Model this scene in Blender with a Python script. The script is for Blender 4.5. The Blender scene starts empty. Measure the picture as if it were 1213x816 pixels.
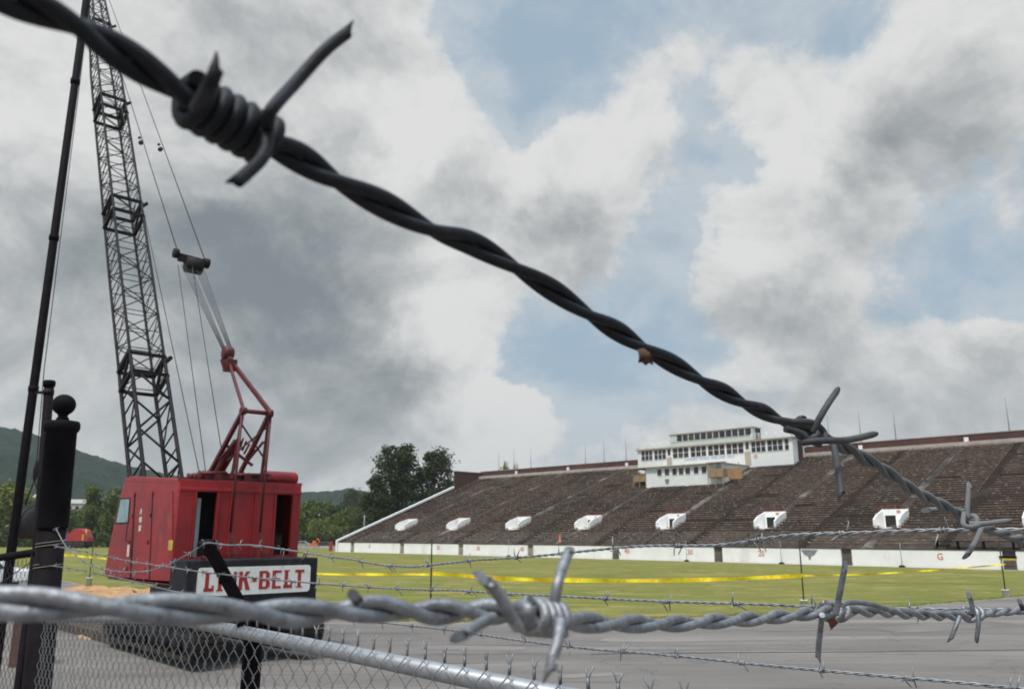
import bpy, math, random
from mathutils import Vector, Matrix, noise
random.seed(7)
S = bpy.context.scene
COL = S.collection
PI = math.pi

# ------------------------------------------------------------------ camera
F = 960.0; TH = math.radians(13.15); H = 3.1
cam = bpy.data.cameras.new('camera'); camo = bpy.data.objects.new('camera', cam); COL.objects.link(camo)
cam.sensor_width = 36.0; cam.lens = 36.0 * F / 1213.0
cam.clip_start = 0.01; cam.clip_end = 6000
camo.location = (0, 0, H); camo.rotation_euler = (PI/2 + TH, 0, 0)
cam.dof.use_dof = True; cam.dof.focus_distance = 0.5; cam.dof.aperture_fstop = 32.0
S.camera = camo

# ------------------------------------------------------------------ world, sun, exposure
SUN_EL, SUN_AZ = math.radians(60), math.radians(-152)      # azimuth from +Y towards +X, where the sun stands
W = bpy.data.worlds.new('World'); S.world = W; W.use_nodes = True
nt = W.node_tree; N = nt.nodes; Lk = nt.links
for n in list(N): N.remove(n)
def nd(t, **k):
    n = N.new(t)
    for a, b in k.items(): setattr(n, a, b)
    return n
def math_n(op, a, b=None, c=None, clamp=False):
    n = nd('ShaderNodeMath', operation=op); n.use_clamp = clamp
    for i, v in enumerate((a, b, c)):
        if v is None: continue
        if isinstance(v, (int, float)): n.inputs[i].default_value = v
        else: Lk.new(v, n.inputs[i])
    return n.outputs[0]
def ray(x, y):
    u = (x - 606.5) / F; v = (408 - y) / F
    return Vector((u, math.cos(TH) - v*math.sin(TH), math.sin(TH) + v*math.cos(TH)))
def skyblobs(vec, blobs):
    tot = None
    for (x, y, rpx, w) in blobs:
        c = ray(x, y).normalized()
        dn = nd('ShaderNodeVectorMath', operation='DOT_PRODUCT'); Lk.new(vec, dn.inputs[0]); dn.inputs[1].default_value = c
        k = 2.0 / (rpx / F) ** 2
        e = math_n('EXPONENT', math_n('MULTIPLY_ADD', dn.outputs['Value'], k, -k))
        tot = math_n('MULTIPLY', e, w) if tot is None else math_n('MULTIPLY_ADD', e, w, tot)
    return tot
tc = nd('ShaderNodeTexCoord')
nrm = nd('ShaderNodeVectorMath', operation='NORMALIZE'); Lk.new(tc.outputs['Generated'], nrm.inputs[0])
wn = nd('ShaderNodeTexNoise'); wn.inputs['Scale'].default_value = 5.0; wn.inputs['Detail'].default_value = 6; wn.inputs['Roughness'].default_value = .62
Lk.new(nrm.outputs[0], wn.inputs['Vector'])
ws = nd('ShaderNodeVectorMath', operation='SUBTRACT'); Lk.new(wn.outputs['Color'], ws.inputs[0]); ws.inputs[1].default_value = (.5, .5, .5)
wm = nd('ShaderNodeVectorMath', operation='SCALE'); Lk.new(ws.outputs[0], wm.inputs[0]); wm.inputs['Scale'].default_value = .22
wa = nd('ShaderNodeVectorMath', operation='ADD'); Lk.new(nrm.outputs[0], wa.inputs[0]); Lk.new(wm.outputs[0], wa.inputs[1])
wv = nd('ShaderNodeVectorMath', operation='NORMALIZE'); Lk.new(wa.outputs[0], wv.inputs[0]); WV = wv.outputs[0]
# where the clouds stand (+) and where the blue opens (-), as fixed directions of the sky
dens_b = [(80,60,170,.5),(90,250,200,.5),(330,60,150,.5),(430,90,110,.45),(490,110,50,.3),(280,300,200,.5),(440,250,150,.4),(480,400,110,.45),(540,360,80,.35),(570,250,60,.3),
          (100,450,170,.6),(380,500,150,.5),(200,540,120,.35),(520,480,80,.45),(580,500,70,.5),(630,500,45,.5),(440,560,100,.4),(560,560,90,.3),(690,250,80,.5),(740,190,70,.45),(790,120,60,.3),(640,230,50,.35),(760,60,50,.15),(840,60,50,.12),(930,100,50,.25),
          (960,190,70,.5),(1060,110,100,.55),(1160,60,100,.55),(1000,280,80,.5),(900,370,80,.5),(960,400,90,.45),(840,370,50,.3),(1150,410,70,.5),(1090,450,80,.45),(1180,480,80,.4),(1000,520,60,.3),(1190,250,34,.4),(840,510,60,.4),(1000,470,80,.25),(780,510,45,.45),(720,540,60,.25),
          (620,60,60,-.5),(650,130,55,-.42),(700,20,70,-.35),(580,10,30,-.2),(690,410,80,-.46),(760,470,70,-.30),(700,500,60,-.2),(650,440,50,-.3),(625,400,35,-.3),(720,350,40,-.25),(862,200,32,-.52),(852,130,28,-.38),(825,290,34,-.42),(780,350,36,-.25),(1115,265,45,-.5),(1180,320,50,-.5),(1060,345,40,-.25),(585,190,30,-.2)]
def fbm(vec, sc, det, rgh, dist=0):
    n = nd('ShaderNodeTexNoise'); n.inputs['Scale'].default_value = sc; n.inputs['Detail'].default_value = det; n.inputs['Roughness'].default_value = rgh; n.inputs['Distortion'].default_value = dist
    Lk.new(vec, n.inputs['Vector']); return n.outputs['Fac']
def vadd(vec, off):
    n = nd('ShaderNodeVectorMath', operation='ADD'); Lk.new(vec, n.inputs[0]); n.inputs[1].default_value = off; return n.outputs[0]
mp = nd('ShaderNodeMapping'); mp.inputs['Scale'].default_value = (1, 1, 1.3); Lk.new(wv.outputs[0], mp.inputs['Vector']); MV = mp.outputs[0]
mq = nd('ShaderNodeMapping'); mq.inputs['Scale'].default_value = (1, 1, 1.3); Lk.new(nrm.outputs[0], mq.inputs['Vector']); QV = mq.outputs[0]
f_a = fbm(QV, 5.0, 10, .60, .25)
body = math_n('MULTIPLY', f_a, 1.9)
UP = (.0, -.008, .036)
body_up = math_n('MULTIPLY', fbm(vadd(QV, UP), 5.0, 5, .60, .25), 1.9)
den = math_n('ADD', skyblobs(WV, dens_b), math_n('ADD', body, -1.03))
mr = nd('ShaderNodeMapRange', interpolation_type='SMOOTHSTEP'); Lk.new(den, mr.inputs['Value'])
mr.inputs['From Min'].default_value = -.05; mr.inputs['From Max'].default_value = .44
# thin veils of haze cloud drifting over the blue
vl = nd('ShaderNodeMapRange', interpolation_type='SMOOTHSTEP'); Lk.new(math_n('MULTIPLY_ADD', den, .30, f_a), vl.inputs['Value'])
vl.inputs['From Min'].default_value = .26; vl.inputs['From Max'].default_value = .62; vl.inputs['To Max'].default_value = .42
CLOUD = math_n('MAXIMUM', mr.outputs[0], vl.outputs[0])
# thick bellies of the clouds (grey) and sunlit heads (white)
grey_b = [(340,345,110,.52),(240,290,80,.25),(50,300,110,.28),(250,150,50,.15),(390,500,110,.22),(230,560,120,.22),(100,430,120,.08),(695,285,36,.22),(660,262,50,.08),(1090,150,60,.22),(1020,215,50,.10),(930,430,60,.12),(1150,480,80,.15),(1190,120,60,.15),(450,290,60,.12),(420,430,70,.10),
          (40,120,90,-.25),(500,90,70,-.3),(530,385,60,-.35),(450,180,60,-.2),(560,350,50,-.2),(740,150,60,-.25),(640,210,50,-.25),(930,170,60,-.3),(1000,70,60,-.3),(1150,20,70,-.25),(860,340,40,-.2),(600,455,35,-.35),(655,495,25,-.3),(600,560,80,-.3),(480,560,60,-.15),(470,170,40,-.15),(900,300,60,-.15),(1150,350,50,-.25),(350,160,50,-.1),(160,430,60,-.15)]
relief = math_n('SUBTRACT', body_up, body)
thick = math_n('MULTIPLY_ADD', math_n('MINIMUM', den, 1.3), .16, -.06)
gv = math_n('ADD', math_n('ADD', skyblobs(WV, grey_b), math_n('MULTIPLY_ADD', relief, .85, .21)), math_n('ADD', thick, math_n('MULTIPLY_ADD', fbm(WV, 4.0, 5, .6), .85, -.425)))
ramp = nd('ShaderNodeValToRGB'); Lk.new(gv, ramp.inputs[0])
cr = ramp.color_ramp; cr.interpolation = 'B_SPLINE'; cr.elements[0].position = 0.0; cr.elements[0].color = (.82, .82, .81, 1)
cr.elements[1].position = 1.0; cr.elements[1].color = (.20, .235, .26, 1)
for p, c in ((.25, (.68, .69, .69, 1)), (.5, (.46, .48, .49, 1)), (.75, (.31, .34, .36, 1))):
    e = cr.elements.new(p); e.color = c
sky = nd('ShaderNodeTexSky', sky_type='NISHITA'); sky.sun_disc = False
sky.sun_elevation = SUN_EL; sky.sun_rotation = SUN_AZ; sky.air_density = 1.3; sky.dust_density = 2.5; sky.ozone_density = 1.0
SKYS = .085
# haze in front of the blue and of the clouds low down
mixb = nd('ShaderNodeMix', data_type='RGBA'); mixb.inputs[0].default_value = .85
Lk.new(sky.outputs[0], mixb.inputs[6]); mixb.inputs[7].default_value = (.40/SKYS, .53/SKYS, .65/SKYS, 1)
csc = nd('ShaderNodeVectorMath', operation='SCALE'); Lk.new(ramp.outputs[0], csc.inputs[0]); csc.inputs['Scale'].default_value = 1/SKYS
mx = nd('ShaderNodeMix', data_type='RGBA'); Lk.new(CLOUD, mx.inputs[0]); Lk.new(mixb.outputs[2], mx.inputs[6]); Lk.new(csc.outputs[0], mx.inputs[7])
# gain added to the sky towards the zenith, above the view, to light the ground
sep = nd('ShaderNodeSeparateXYZ'); Lk.new(nrm.outputs[0], sep.inputs[0])
hzr = nd('ShaderNodeMapRange', interpolation_type='SMOOTHSTEP'); Lk.new(sep.outputs['Z'], hzr.inputs['Value'])
hzr.inputs['From Min'].default_value = -.02; hzr.inputs['From Max'].default_value = .20; hzr.inputs['To Min'].default_value = .48; hzr.inputs['To Max'].default_value = 0
mh = nd('ShaderNodeMix', data_type='RGBA'); Lk.new(hzr.outputs[0], mh.inputs[0]); Lk.new(mx.outputs[2], mh.inputs[6]); mh.inputs[7].default_value = (.56/SKYS, .60/SKYS, .62/SKYS, 1)
zb = nd('ShaderNodeMapRange'); Lk.new(sep.outputs['Z'], zb.inputs['Value'])
zb.inputs['From Min'].default_value = .68; zb.inputs['From Max'].default_value = .95; zb.inputs['To Min'].default_value = 1.0; zb.inputs['To Max'].default_value = 3.2
mz = nd('ShaderNodeVectorMath', operation='SCALE'); Lk.new(mh.outputs[2], mz.inputs[0]); Lk.new(zb.outputs[0], mz.inputs['Scale'])
bg = nd('ShaderNodeBackground'); bg.inputs['Strength'].default_value = SKYS; Lk.new(mz.outputs[0], bg.inputs['Color'])
wo = nd('ShaderNodeOutputWorld'); Lk.new(bg.outputs[0], wo.inputs['Surface'])

sun = bpy.data.lights.new('sun', 'SUN'); suno = bpy.data.objects.new('sun', sun); COL.objects.link(suno)
sun.energy = 3.1; sun.angle = math.radians(10); sun.color = (1.0, .96, .89)
SD = Vector((math.sin(SUN_AZ)*math.cos(SUN_EL), math.cos(SUN_AZ)*math.cos(SUN_EL), math.sin(SUN_EL)))
suno.rotation_euler = (SD).to_track_quat('Z', 'Y').to_euler()
S.view_settings.view_transform = 'Standard'; S.view_settings.look = 'None'; S.view_settings.exposure = -0.12; S.view_settings.gamma = 1
S.view_settings.use_curve_mapping = False
S.cycles.max_bounces = 6; S.cycles.volume_bounces = 1; S.cycles.use_denoising = True
S.cycles.transparent_max_bounces = 12

# ------------------------------------------------------------------ materials
def mat(name, col, rough=.7, metal=0.0, var=.25, scale=4.0, col2=None, bump=0.0, bscale=None, spots=None, stretch=(1, 1, 1), spec=.5, world=False, detail=8):
    m = bpy.data.materials.new(name); m.use_nodes = True
    t = m.node_tree; n = t.nodes; l = t.links
    b = n['Principled BSDF']; b.inputs['Roughness'].default_value = rough; b.inputs['Metallic'].default_value = metal
    b.inputs['Specular IOR Level'].default_value = spec
    if world: co = n.new('ShaderNodeNewGeometry').outputs['Position']
    else: co = n.new('ShaderNodeTexCoord').outputs['Object']
    mpn = n.new('ShaderNodeMapping'); mpn.inputs['Scale'].default_value = stretch; l.new(co, mpn.inputs[0]); co = mpn.outputs[0]
    nz = n.new('ShaderNodeTexNoise'); nz.inputs['Scale'].default_value = scale; nz.inputs['Detail'].default_value = detail; nz.inputs['Roughness'].default_value = .62
    l.new(co, nz.inputs['Vector'])
    r = n.new('ShaderNodeValToRGB'); l.new(nz.outputs['Fac'], r.inputs[0])
    c2 = col2 or tuple(c*(1-var) for c in col)
    c1 = col if col2 else tuple(min(1, c*(1+var)) for c in col)
    r.color_ramp.elements[0].position = .33; r.color_ramp.elements[0].color = (*c2, 1)
    r.color_ramp.elements[1].position = .67; r.color_ramp.elements[1].color = (*c1, 1)
    out = r.outputs[0]
    for (sc, lo, hi, sc_col, st) in (spots or []):
        nz2 = n.new('ShaderNodeTexNoise'); nz2.inputs['Scale'].default_value = sc; nz2.inputs['Detail'].default_value = 6; nz2.inputs['Roughness'].default_value = .7
        mp2 = n.new('ShaderNodeMapping'); mp2.inputs['Scale'].default_value = st; mp2.inputs['Location'].default_value = (3.1*sc % 7, 1.7, 5.2)
        l.new(co, mp2.inputs[0]); l.new(mp2.outputs[0], nz2.inputs['Vector'])
        mrr = n.new('ShaderNodeMapRange'); mrr.inputs['From Min'].default_value = lo; mrr.inputs['From Max'].default_value = hi
        l.new(nz2.outputs['Fac'], mrr.inputs['Value'])
        mix = n.new('ShaderNodeMix'); mix.data_type = 'RGBA'; l.new(mrr.outputs[0], mix.inputs[0]); l.new(out, mix.inputs[6]); mix.inputs[7].default_value = (*sc_col, 1)
        out = mix.outputs[2]
    l.new(out, b.inputs['Base Color'])
    if bump:
        nb = n.new('ShaderNodeTexNoise'); nb.inputs['Scale'].default_value = bscale or scale*6; nb.inputs['Detail'].default_value = 5; l.new(co, nb.inputs['Vector'])
        bp = n.new('ShaderNodeBump'); bp.inputs['Strength'].default_value = bump; bp.inputs['Distance'].default_value = .02
        l.new(nb.outputs['Fac'], bp.inputs['Height']); l.new(bp.outputs[0], b.inputs['Normal'])
    return m
def brick_mat(name, c1, c2, mortar, world=True, sc=1.0):
    m = mat(name, c1, .85, scale=.6, col2=c2)
    t = m.node_tree; n = t.nodes; l = t.links; b = n['Principled BSDF']
    src = b.inputs['Base Color'].links[0].from_socket
    br = n.new('ShaderNodeTexBrick'); br.inputs['Scale'].default_value = 4*sc; br.inputs['Mortar Size'].default_value = .02
    br.inputs['Color1'].default_value = (1, 1, 1, 1); br.inputs['Color2'].default_value = (.7, .7, .7, 1); br.inputs['Mortar'].default_value = (1.6, 1.6, 1.6, 1)
    tcn = n.new('ShaderNodeTexCoord'); sp = n.new('ShaderNodeSeparateXYZ'); l.new(tcn.outputs['Object'], sp.inputs[0])
    ad = n.new('ShaderNodeMath'); ad.operation = 'ADD'; l.new(sp.outputs[0], ad.inputs[0]); l.new(sp.outputs[1], ad.inputs[1])
    cb = n.new('ShaderNodeCombineXYZ'); l.new(ad.outputs[0], cb.inputs[0]); l.new(sp.outputs[2], cb.inputs[1]); l.new(cb.outputs[0], br.inputs['Vector'])
    mm = n.new('ShaderNodeMix'); mm.data_type = 'RGBA'; mm.blend_type = 'MULTIPLY'; mm.inputs[0].default_value = 1
    l.new(src, mm.inputs[6]); l.new(br.outputs['Color'], mm.inputs[7]); l.new(mm.outputs[2], b.inputs['Base Color'])
    return m
M = {}
M['galv_near'] = mat('galvanised_wire', (.27, .275, .290), .52, .7, .30, 260, bump=.14, bscale=900, spots=[(420, .56, .66, (.15, .15, .15), (1, 1, 1)), (110, .60, .66, (.40, .40, .41), (1, 1, 1)), (160, .66, .72, (.16, .09, .05), (1, 1, 1))])
M['old_wire_light_ramp'] = mat('weathered_wire_light_ramp', (.010, .011, .015), .6, 0,  .3, 400, bump=.08, bscale=900, spots=[(300, .62, .76, (.035, .035, .035), (1, 1, 1)), (120, .66, .74, (.05, .03, .02), (1, 1, 1))], spec=.3)
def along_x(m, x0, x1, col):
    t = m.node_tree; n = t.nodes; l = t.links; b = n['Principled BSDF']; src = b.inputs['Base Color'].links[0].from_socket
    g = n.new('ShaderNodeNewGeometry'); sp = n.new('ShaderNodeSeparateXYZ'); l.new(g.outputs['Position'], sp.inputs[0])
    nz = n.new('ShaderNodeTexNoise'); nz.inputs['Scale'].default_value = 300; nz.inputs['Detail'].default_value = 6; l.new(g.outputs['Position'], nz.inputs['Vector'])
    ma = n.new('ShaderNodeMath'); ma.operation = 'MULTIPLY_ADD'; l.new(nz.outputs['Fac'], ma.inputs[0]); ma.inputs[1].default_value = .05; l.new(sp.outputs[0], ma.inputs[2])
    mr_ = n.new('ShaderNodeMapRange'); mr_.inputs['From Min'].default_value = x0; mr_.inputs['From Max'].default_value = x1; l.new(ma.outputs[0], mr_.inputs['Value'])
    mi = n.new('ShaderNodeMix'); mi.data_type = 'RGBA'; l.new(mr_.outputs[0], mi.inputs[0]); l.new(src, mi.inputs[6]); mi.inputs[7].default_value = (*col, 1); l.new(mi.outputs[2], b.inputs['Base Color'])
along_x(M['old_wire_light_ramp'], .09, .18, (.15, .15, .15))      # painted light: backlit dark fades to sunlit grey towards the right-hand stretch
M['rust'] = mat('rust', (.16, .055, .03), .9, 0, .4, 600)
M['dry_leaf'] = mat('dry_leaf', (.075, .036, .015), .8, 0, .3, 300)
M['galv_far'] = mat('galvanised_fence_wire', (.28, .285, .295), .55, .5, .3, 60)
M['galv_pipe'] = mat('galvanised_pipe', (.38, .385, .395), .48, .6, .12, 30, stretch=(1, 1, 1), spots=[(40, .62, .72, (.35, .33, .3), (1, 1, 1))])
M['black_paint'] = mat('black_painted_steel', (.007, .005, .007), .75, .0, .5, 9, bump=.1, spots=[(14, .70, .76, (.06, .03, .015), (1, 1, .5))], spec=.12)
M['black_steel'] = mat('dark_boom_steel', (.012, .010, .012), .65, 0, .4, 3, spec=.25, spots=[(5, .6, .7, (.09, .05, .035), (1, 1, 1))])
M['crane_red'] = mat('faded_red_paint', (.35, .011, .015), .42, 0, .2, 1.1, col2=(.19, .008, .011), bump=.05, bscale=4,
                     spots=[(2.2, .58, .78, (.42, .075, .065), (1, 1, .45)), (9, .66, .74, (.12, .03, .02), (1, 1, .5)), (7, .56, .72, (.13, .014, .014), (1, 1, .10)), (16, .68, .73, (.10, .05, .03), (1, 1, 1))])
M['crane_dark_red'] = mat('grimy_red_paint', (.095, .009, .011), .55, 0, .4, 5, spots=[(9, .58, .7, (.06, .025, .02), (1, 1, 1))])
M['cw_black'] = mat('counterweight_black', (.017, .016, .020), .65, 0, .4, 2, spec=.25, spots=[(3, .55, .75, (.085, .08, .08), (1, 1, .3)), (8, .66, .74, (.12, .06, .04), (1, 1, 1))])
M['sign_white'] = mat('sign_white', (.74, .74, .70), .55, 0, .06, 3, spots=[(5, .6, .8, (.5, .45, .38), (1, 1, .3))])
M['sign_red'] = mat('sign_red', (.34, .018, .018), .55, 0, .15, 4)
M['decal_white'] = mat('decal_white', (.62, .55, .54), .6, 0, .1, 8)
M['yellow_label'] = mat('yellow_label', (.55, .42, .06), .6)
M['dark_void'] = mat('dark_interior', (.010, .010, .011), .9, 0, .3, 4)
M['glass'] = mat('cab_glass', (.19, .30, .30), .12, 0, .15, 2, spots=[(3, .5, .8, (.3, .4, .38), (1, 1, 1))])
M['cable'] = mat('wire_rope', (.06, .058, .062), .6, .4, .3, 10)
M['track'] = mat('muddy_track_steel', (.022, .018, .015), .85, .1, .5, 4, spots=[(6, .5, .7, (.07, .045, .025), (1, 1, 1))])
M['timber'] = mat('dark_timber', (.055, .040, .030), .9, 0, .5, 3, stretch=(1, 1, 4), spots=[(4, .55, .7, (.20, .13, .075), (1, 1, 1))])
M['dirt'] = mat('orange_dirt', (.42, .24, .115), .95, 0, .3, 1.5, bump=.6, bscale=12, spots=[(1.3, .56, .64, (.10, .055, .03), (1, 1, 1))])
M['white_wall'] = mat('white_painted_concrete', (.85, .84, .82), .8, 0, .06, .5, spots=[(.35, .55, .8, (.62, .59, .52), (1, 1, .4)), (3, .64, .75, (.5, .46, .4), (1, 1, .25))])
M['white_trim'] = mat('white_trim', (.78, .78, .77), .7, 0, .06, 2, spots=[(2, .6, .8, (.6, .57, .52), (1, 1, 1))])
M['number_red'] = mat('faded_red_number', (.55, .22, .20), .8, 0, .2, 4)
M['box_white'] = mat('pressbox_white', (.76, .78, .77), .7, 0, .05, .8, spots=[(1, .58, .8, (.60, .62, .60), (1, 1, .5))])
M['box_green'] = mat('pressbox_pale_green', (.50, .57, .54), .7, 0, .06, .8)
M['pane'] = mat('window_pane', (.030, .026, .032), .12, 0, .4, 1.0, spots=[(.8, .55, .6, (.11, .07, .045), (1, 1, 1))])
M['pane_clear'] = mat('see_through_pane', (.55, .58, .60), .3, 0, .1, 1)
M['wood'] = mat('raw_lumber', (.34, .21, .095), .85, 0, .2, 5, stretch=(1, 1, .2))
M['wood_old'] = mat('grey_lumber', (.30, .25, .20), .9, 0, .25, 3)
M['tan_panel'] = mat('tan_panel', (.44, .38, .31), .8, 0, .08, 2)
M['blue_text'] = mat('faded_blue_lettering', (.28, .38, .62), .7, 0, .1, 3)
M['pink_mark'] = mat('faded_pink_mark', (.62, .40, .38), .7, 0, .1, 3)
M['seat'] = mat('weathered_bench_boards', (.30, .215, .165), .9, 0, .3, 1.3, col2=(.095, .064, .050), world=True, detail=12,
                spots=[(.10, .50, .62, (.080, .064, .058), (1, 1, 1)), (2.2, .54, .60, (.44, .35, .28), (1, 1, 1)), (1.5, .60, .68, (.035, .028, .026), (1, 1, 1)), (.9, .66, .72, (.13, .13, .06), (1, 1, 1))])
M['tread'] = mat('stained_concrete_tread', (.070, .050, .038), .95, 0, .4, .7, col2=(.028, .021, .018), world=True, spots=[(.15, .56, .72, (.13, .105, .085), (1, 1, 1)), (1.8, .62, .7, (.18, .15, .12), (1, 1, 1))])
M['tread_pale'] = mat('pale_concrete_tread', (.17, .14, .118), .95, 0, .35, 1.2, col2=(.075, .062, .054), world=True, spots=[(.5, .5, .62, (.10, .085, .075), (1, 1, 1))])
M['aisle'] = mat('aisle_concrete', (.13, .11, .095), .95, 0, .4, 1.0, col2=(.06, .05, .045), world=True, spots=[(.25, .50, .64, (.34, .31, .28), (1, 1, 1))])
M['brick'] = brick_mat('red_brown_brick', (.085, .038, .031), (.058, .026, .022), None)
M['brick_tan'] = brick_mat('brown_brick_pier', (.12, .065, .048), (.08, .045, .034), None, sc=1.2)
M['coping'] = mat('stone_coping', (.42, .36, .33), .8, 0, .15, 1)
M['red_rail'] = mat('red_railing', (.36, .045, .05), .6)
M['pole_grey'] = mat('grey_pole', (.25, .26, .28), .6, .3)
M['post_green'] = mat('dark_green_post', (.018, .022, .018), .6, .1, .3, 4, spec=.3)
M['bucket'] = mat('white_plastic_bucket', (.70, .70, .68), .5, 0, .08, 5)
M['tape'] = mat('yellow_caution_tape', (.98, .80, .01), .4, 0, .05, 2, world=True, spots=[(1.6, .50, .54, (.85, .56, .01), (1, 1, 1))])
M['tape_mark'] = mat('tape_print', (.85, .55, .01), .5, 0, .1, 2)
M['orange'] = mat('safety_orange', (.60, .14, .05), .6, 0, .1, 4)
M['white_car'] = mat('white_car_paint', (.74, .76, .78), .25, 0, .03, 1)
M['dark_car'] = mat('dark_car_paint', (.05, .06, .09), .3, 0, .1, 1)
M['car_glass'] = mat('car_glass', (.04, .05, .06), .08, 0, .1, 1)
M['rubber'] = mat('tyre_rubber', (.022, .022, .024), .85, 0, .3, 8)
M['blue_plastic'] = mat('blue_panel', (.03, .14, .50), .5, 0, .1, 3)
M['redpaint2'] = mat('dull_red_machine_paint', (.36, .03, .035), .5, 0, .2, 2)
M['yellowpaint'] = mat('yellow_machine_paint', (.60, .36, .03), .5, 0, .15, 2)
M['grass'] = mat('mown_grass', (.225, .208, .060), .95, 0, .3, .22, col2=(.150, .153, .040), world=True, bump=.5, bscale=9, detail=12, stretch=(.7, 1.0, 1),
                 spots=[(.10, .48, .60, (.140, .155, .036), (1, 2.6, 1)), (.35, .55, .62, (.275, .235, .085), (1, 2.2, 1)), (1.7, .56, .66, (.105, .125, .026), (1, 1, 1)), (.5, .58, .64, (.30, .25, .10), (1, 1.5, 1)), (9, .60, .70, (.30, .26, .10), (1, 1, 1))], spec=.1)
M['ground'] = mat('rough_ground', (.10, .11, .04), .95, 0, .3, .05, world=True, spots=[(.03, .5, .65, (.16, .14, .07), (1, 1, 1))], spec=.1)
M['asphalt'] = mat('worn_asphalt', (.205, .185, .170), .9, 0, .25, .35, col2=(.135, .120, .112), world=True, bump=.35, bscale=60, detail=12, stretch=(.35, 1.5, 1),
                   spots=[(.22, .52, .66, (.26, .235, .215), (.5, 1.6, 1)), (.5, .60, .68, (.095, .085, .080), (.4, 1.8, 1)), (26, .60, .70, (.30, .28, .26), (1, 1, 1)), (5, .66, .70, (.06, .055, .05), (1, 1, 1))], spec=.3)
M['asphalt_old'] = mat('dark_patched_asphalt', (.155, .14, .13), .9, 0, .2, .6, world=True, bump=.3, bscale=50, stretch=(.4, 1.4, 1), spots=[(.6, .55, .68, (.21, .195, .18), (1, 1, 1))])
M['asphalt_pale'] = mat('pale_patched_asphalt', (.21, .19, .175), .9, 0, .2, .6, world=True, bump=.3, bscale=50, stretch=(.4, 1.4, 1), spots=[(.6, .55, .68, (.17, .155, .145), (1, 1, 1))])
M['grass_blade'] = mat('grass_blades', (.22, .22, .06), .8, 0, .35, 3, world=True)
def cracks(m, sc, width, col, warp=.5):
    t = m.node_tree; n = t.nodes; l = t.links; b = n['Principled BSDF']; src = b.inputs['Base Color'].links[0].from_socket
    g = n.new('ShaderNodeNewGeometry'); nz = n.new('ShaderNodeTexNoise'); nz.inputs['Scale'].default_value = .9; nz.inputs['Detail'].default_value = 6; l.new(g.outputs['Position'], nz.inputs['Vector'])
    sc_ = n.new('ShaderNodeVectorMath'); sc_.operation = 'SCALE'; sc_.inputs['Scale'].default_value = warp*3; l.new(nz.outputs['Color'], sc_.inputs[0])
    ad = n.new('ShaderNodeVectorMath'); ad.operation = 'ADD'; l.new(g.outputs['Position'], ad.inputs[0]); l.new(sc_.outputs[0], ad.inputs[1])
    v = n.new('ShaderNodeTexVoronoi'); v.feature = 'DISTANCE_TO_EDGE'; v.inputs['Scale'].default_value = sc; l.new(ad.outputs[0], v.inputs['Vector'])
    mr_ = n.new('ShaderNodeMapRange'); mr_.inputs['From Min'].default_value = 0; mr_.inputs['From Max'].default_value = width; mr_.inputs['To Min'].default_value = .35; mr_.inputs['To Max'].default_value = 0; l.new(v.outputs['Distance'], mr_.inputs['Value'])
    mi = n.new('ShaderNodeMix'); mi.data_type = 'RGBA'; l.new(mr_.outputs[0], mi.inputs[0]); l.new(src, mi.inputs[6]); mi.inputs[7].default_value = (*col, 1); l.new(mi.outputs[2], b.inputs['Base Color'])
cracks(M['asphalt'], .30, .010, (.045, .04, .036)); 
M['seam'] = mat('tar_seam', (.055, .050, .048), .8, 0, .2, 2, world=True)
M['gravel_edge'] = mat('gravel_edge', (.27, .25, .21), .95, 0, .3, 3, world=True, bump=.4, bscale=20)
M['concrete'] = mat('pale_concrete', (.42, .40, .37), .9, 0, .2, .8, world=True)
M['bark'] = mat('bark', (.075, .060, .045), .95, 0, .3, 2)
def leafmat(name, a, b):
    m = mat(name, a, .7, 0, .3, .35, col2=b, spec=.2, spots=[(1.6, .55, .7, tuple(c*1.5 for c in a), (1, 1, 1))])
    m.node_tree.nodes['Principled BSDF'].inputs['Subsurface Weight'].default_value = 0
    return m
M['leaf_dark'] = leafmat('dark_leaves', (.050, .068, .022), (.026, .036, .014))
M['leaf_mid'] = leafmat('green_leaves', (.125, .165, .036), (.060, .085, .022))
M['leaf_yel'] = leafmat('yellow_green_leaves', (.190, .220, .042), (.095, .120, .026))
M['forest'] = mat('forest_canopy', (.026, .041, .029), .95, 0, .35, .035, col2=(.013, .022, .016), world=True, spec=.05, detail=14, spots=[(.25, .55, .7, (.045, .068, .034), (1, 1, 1))])

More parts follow.
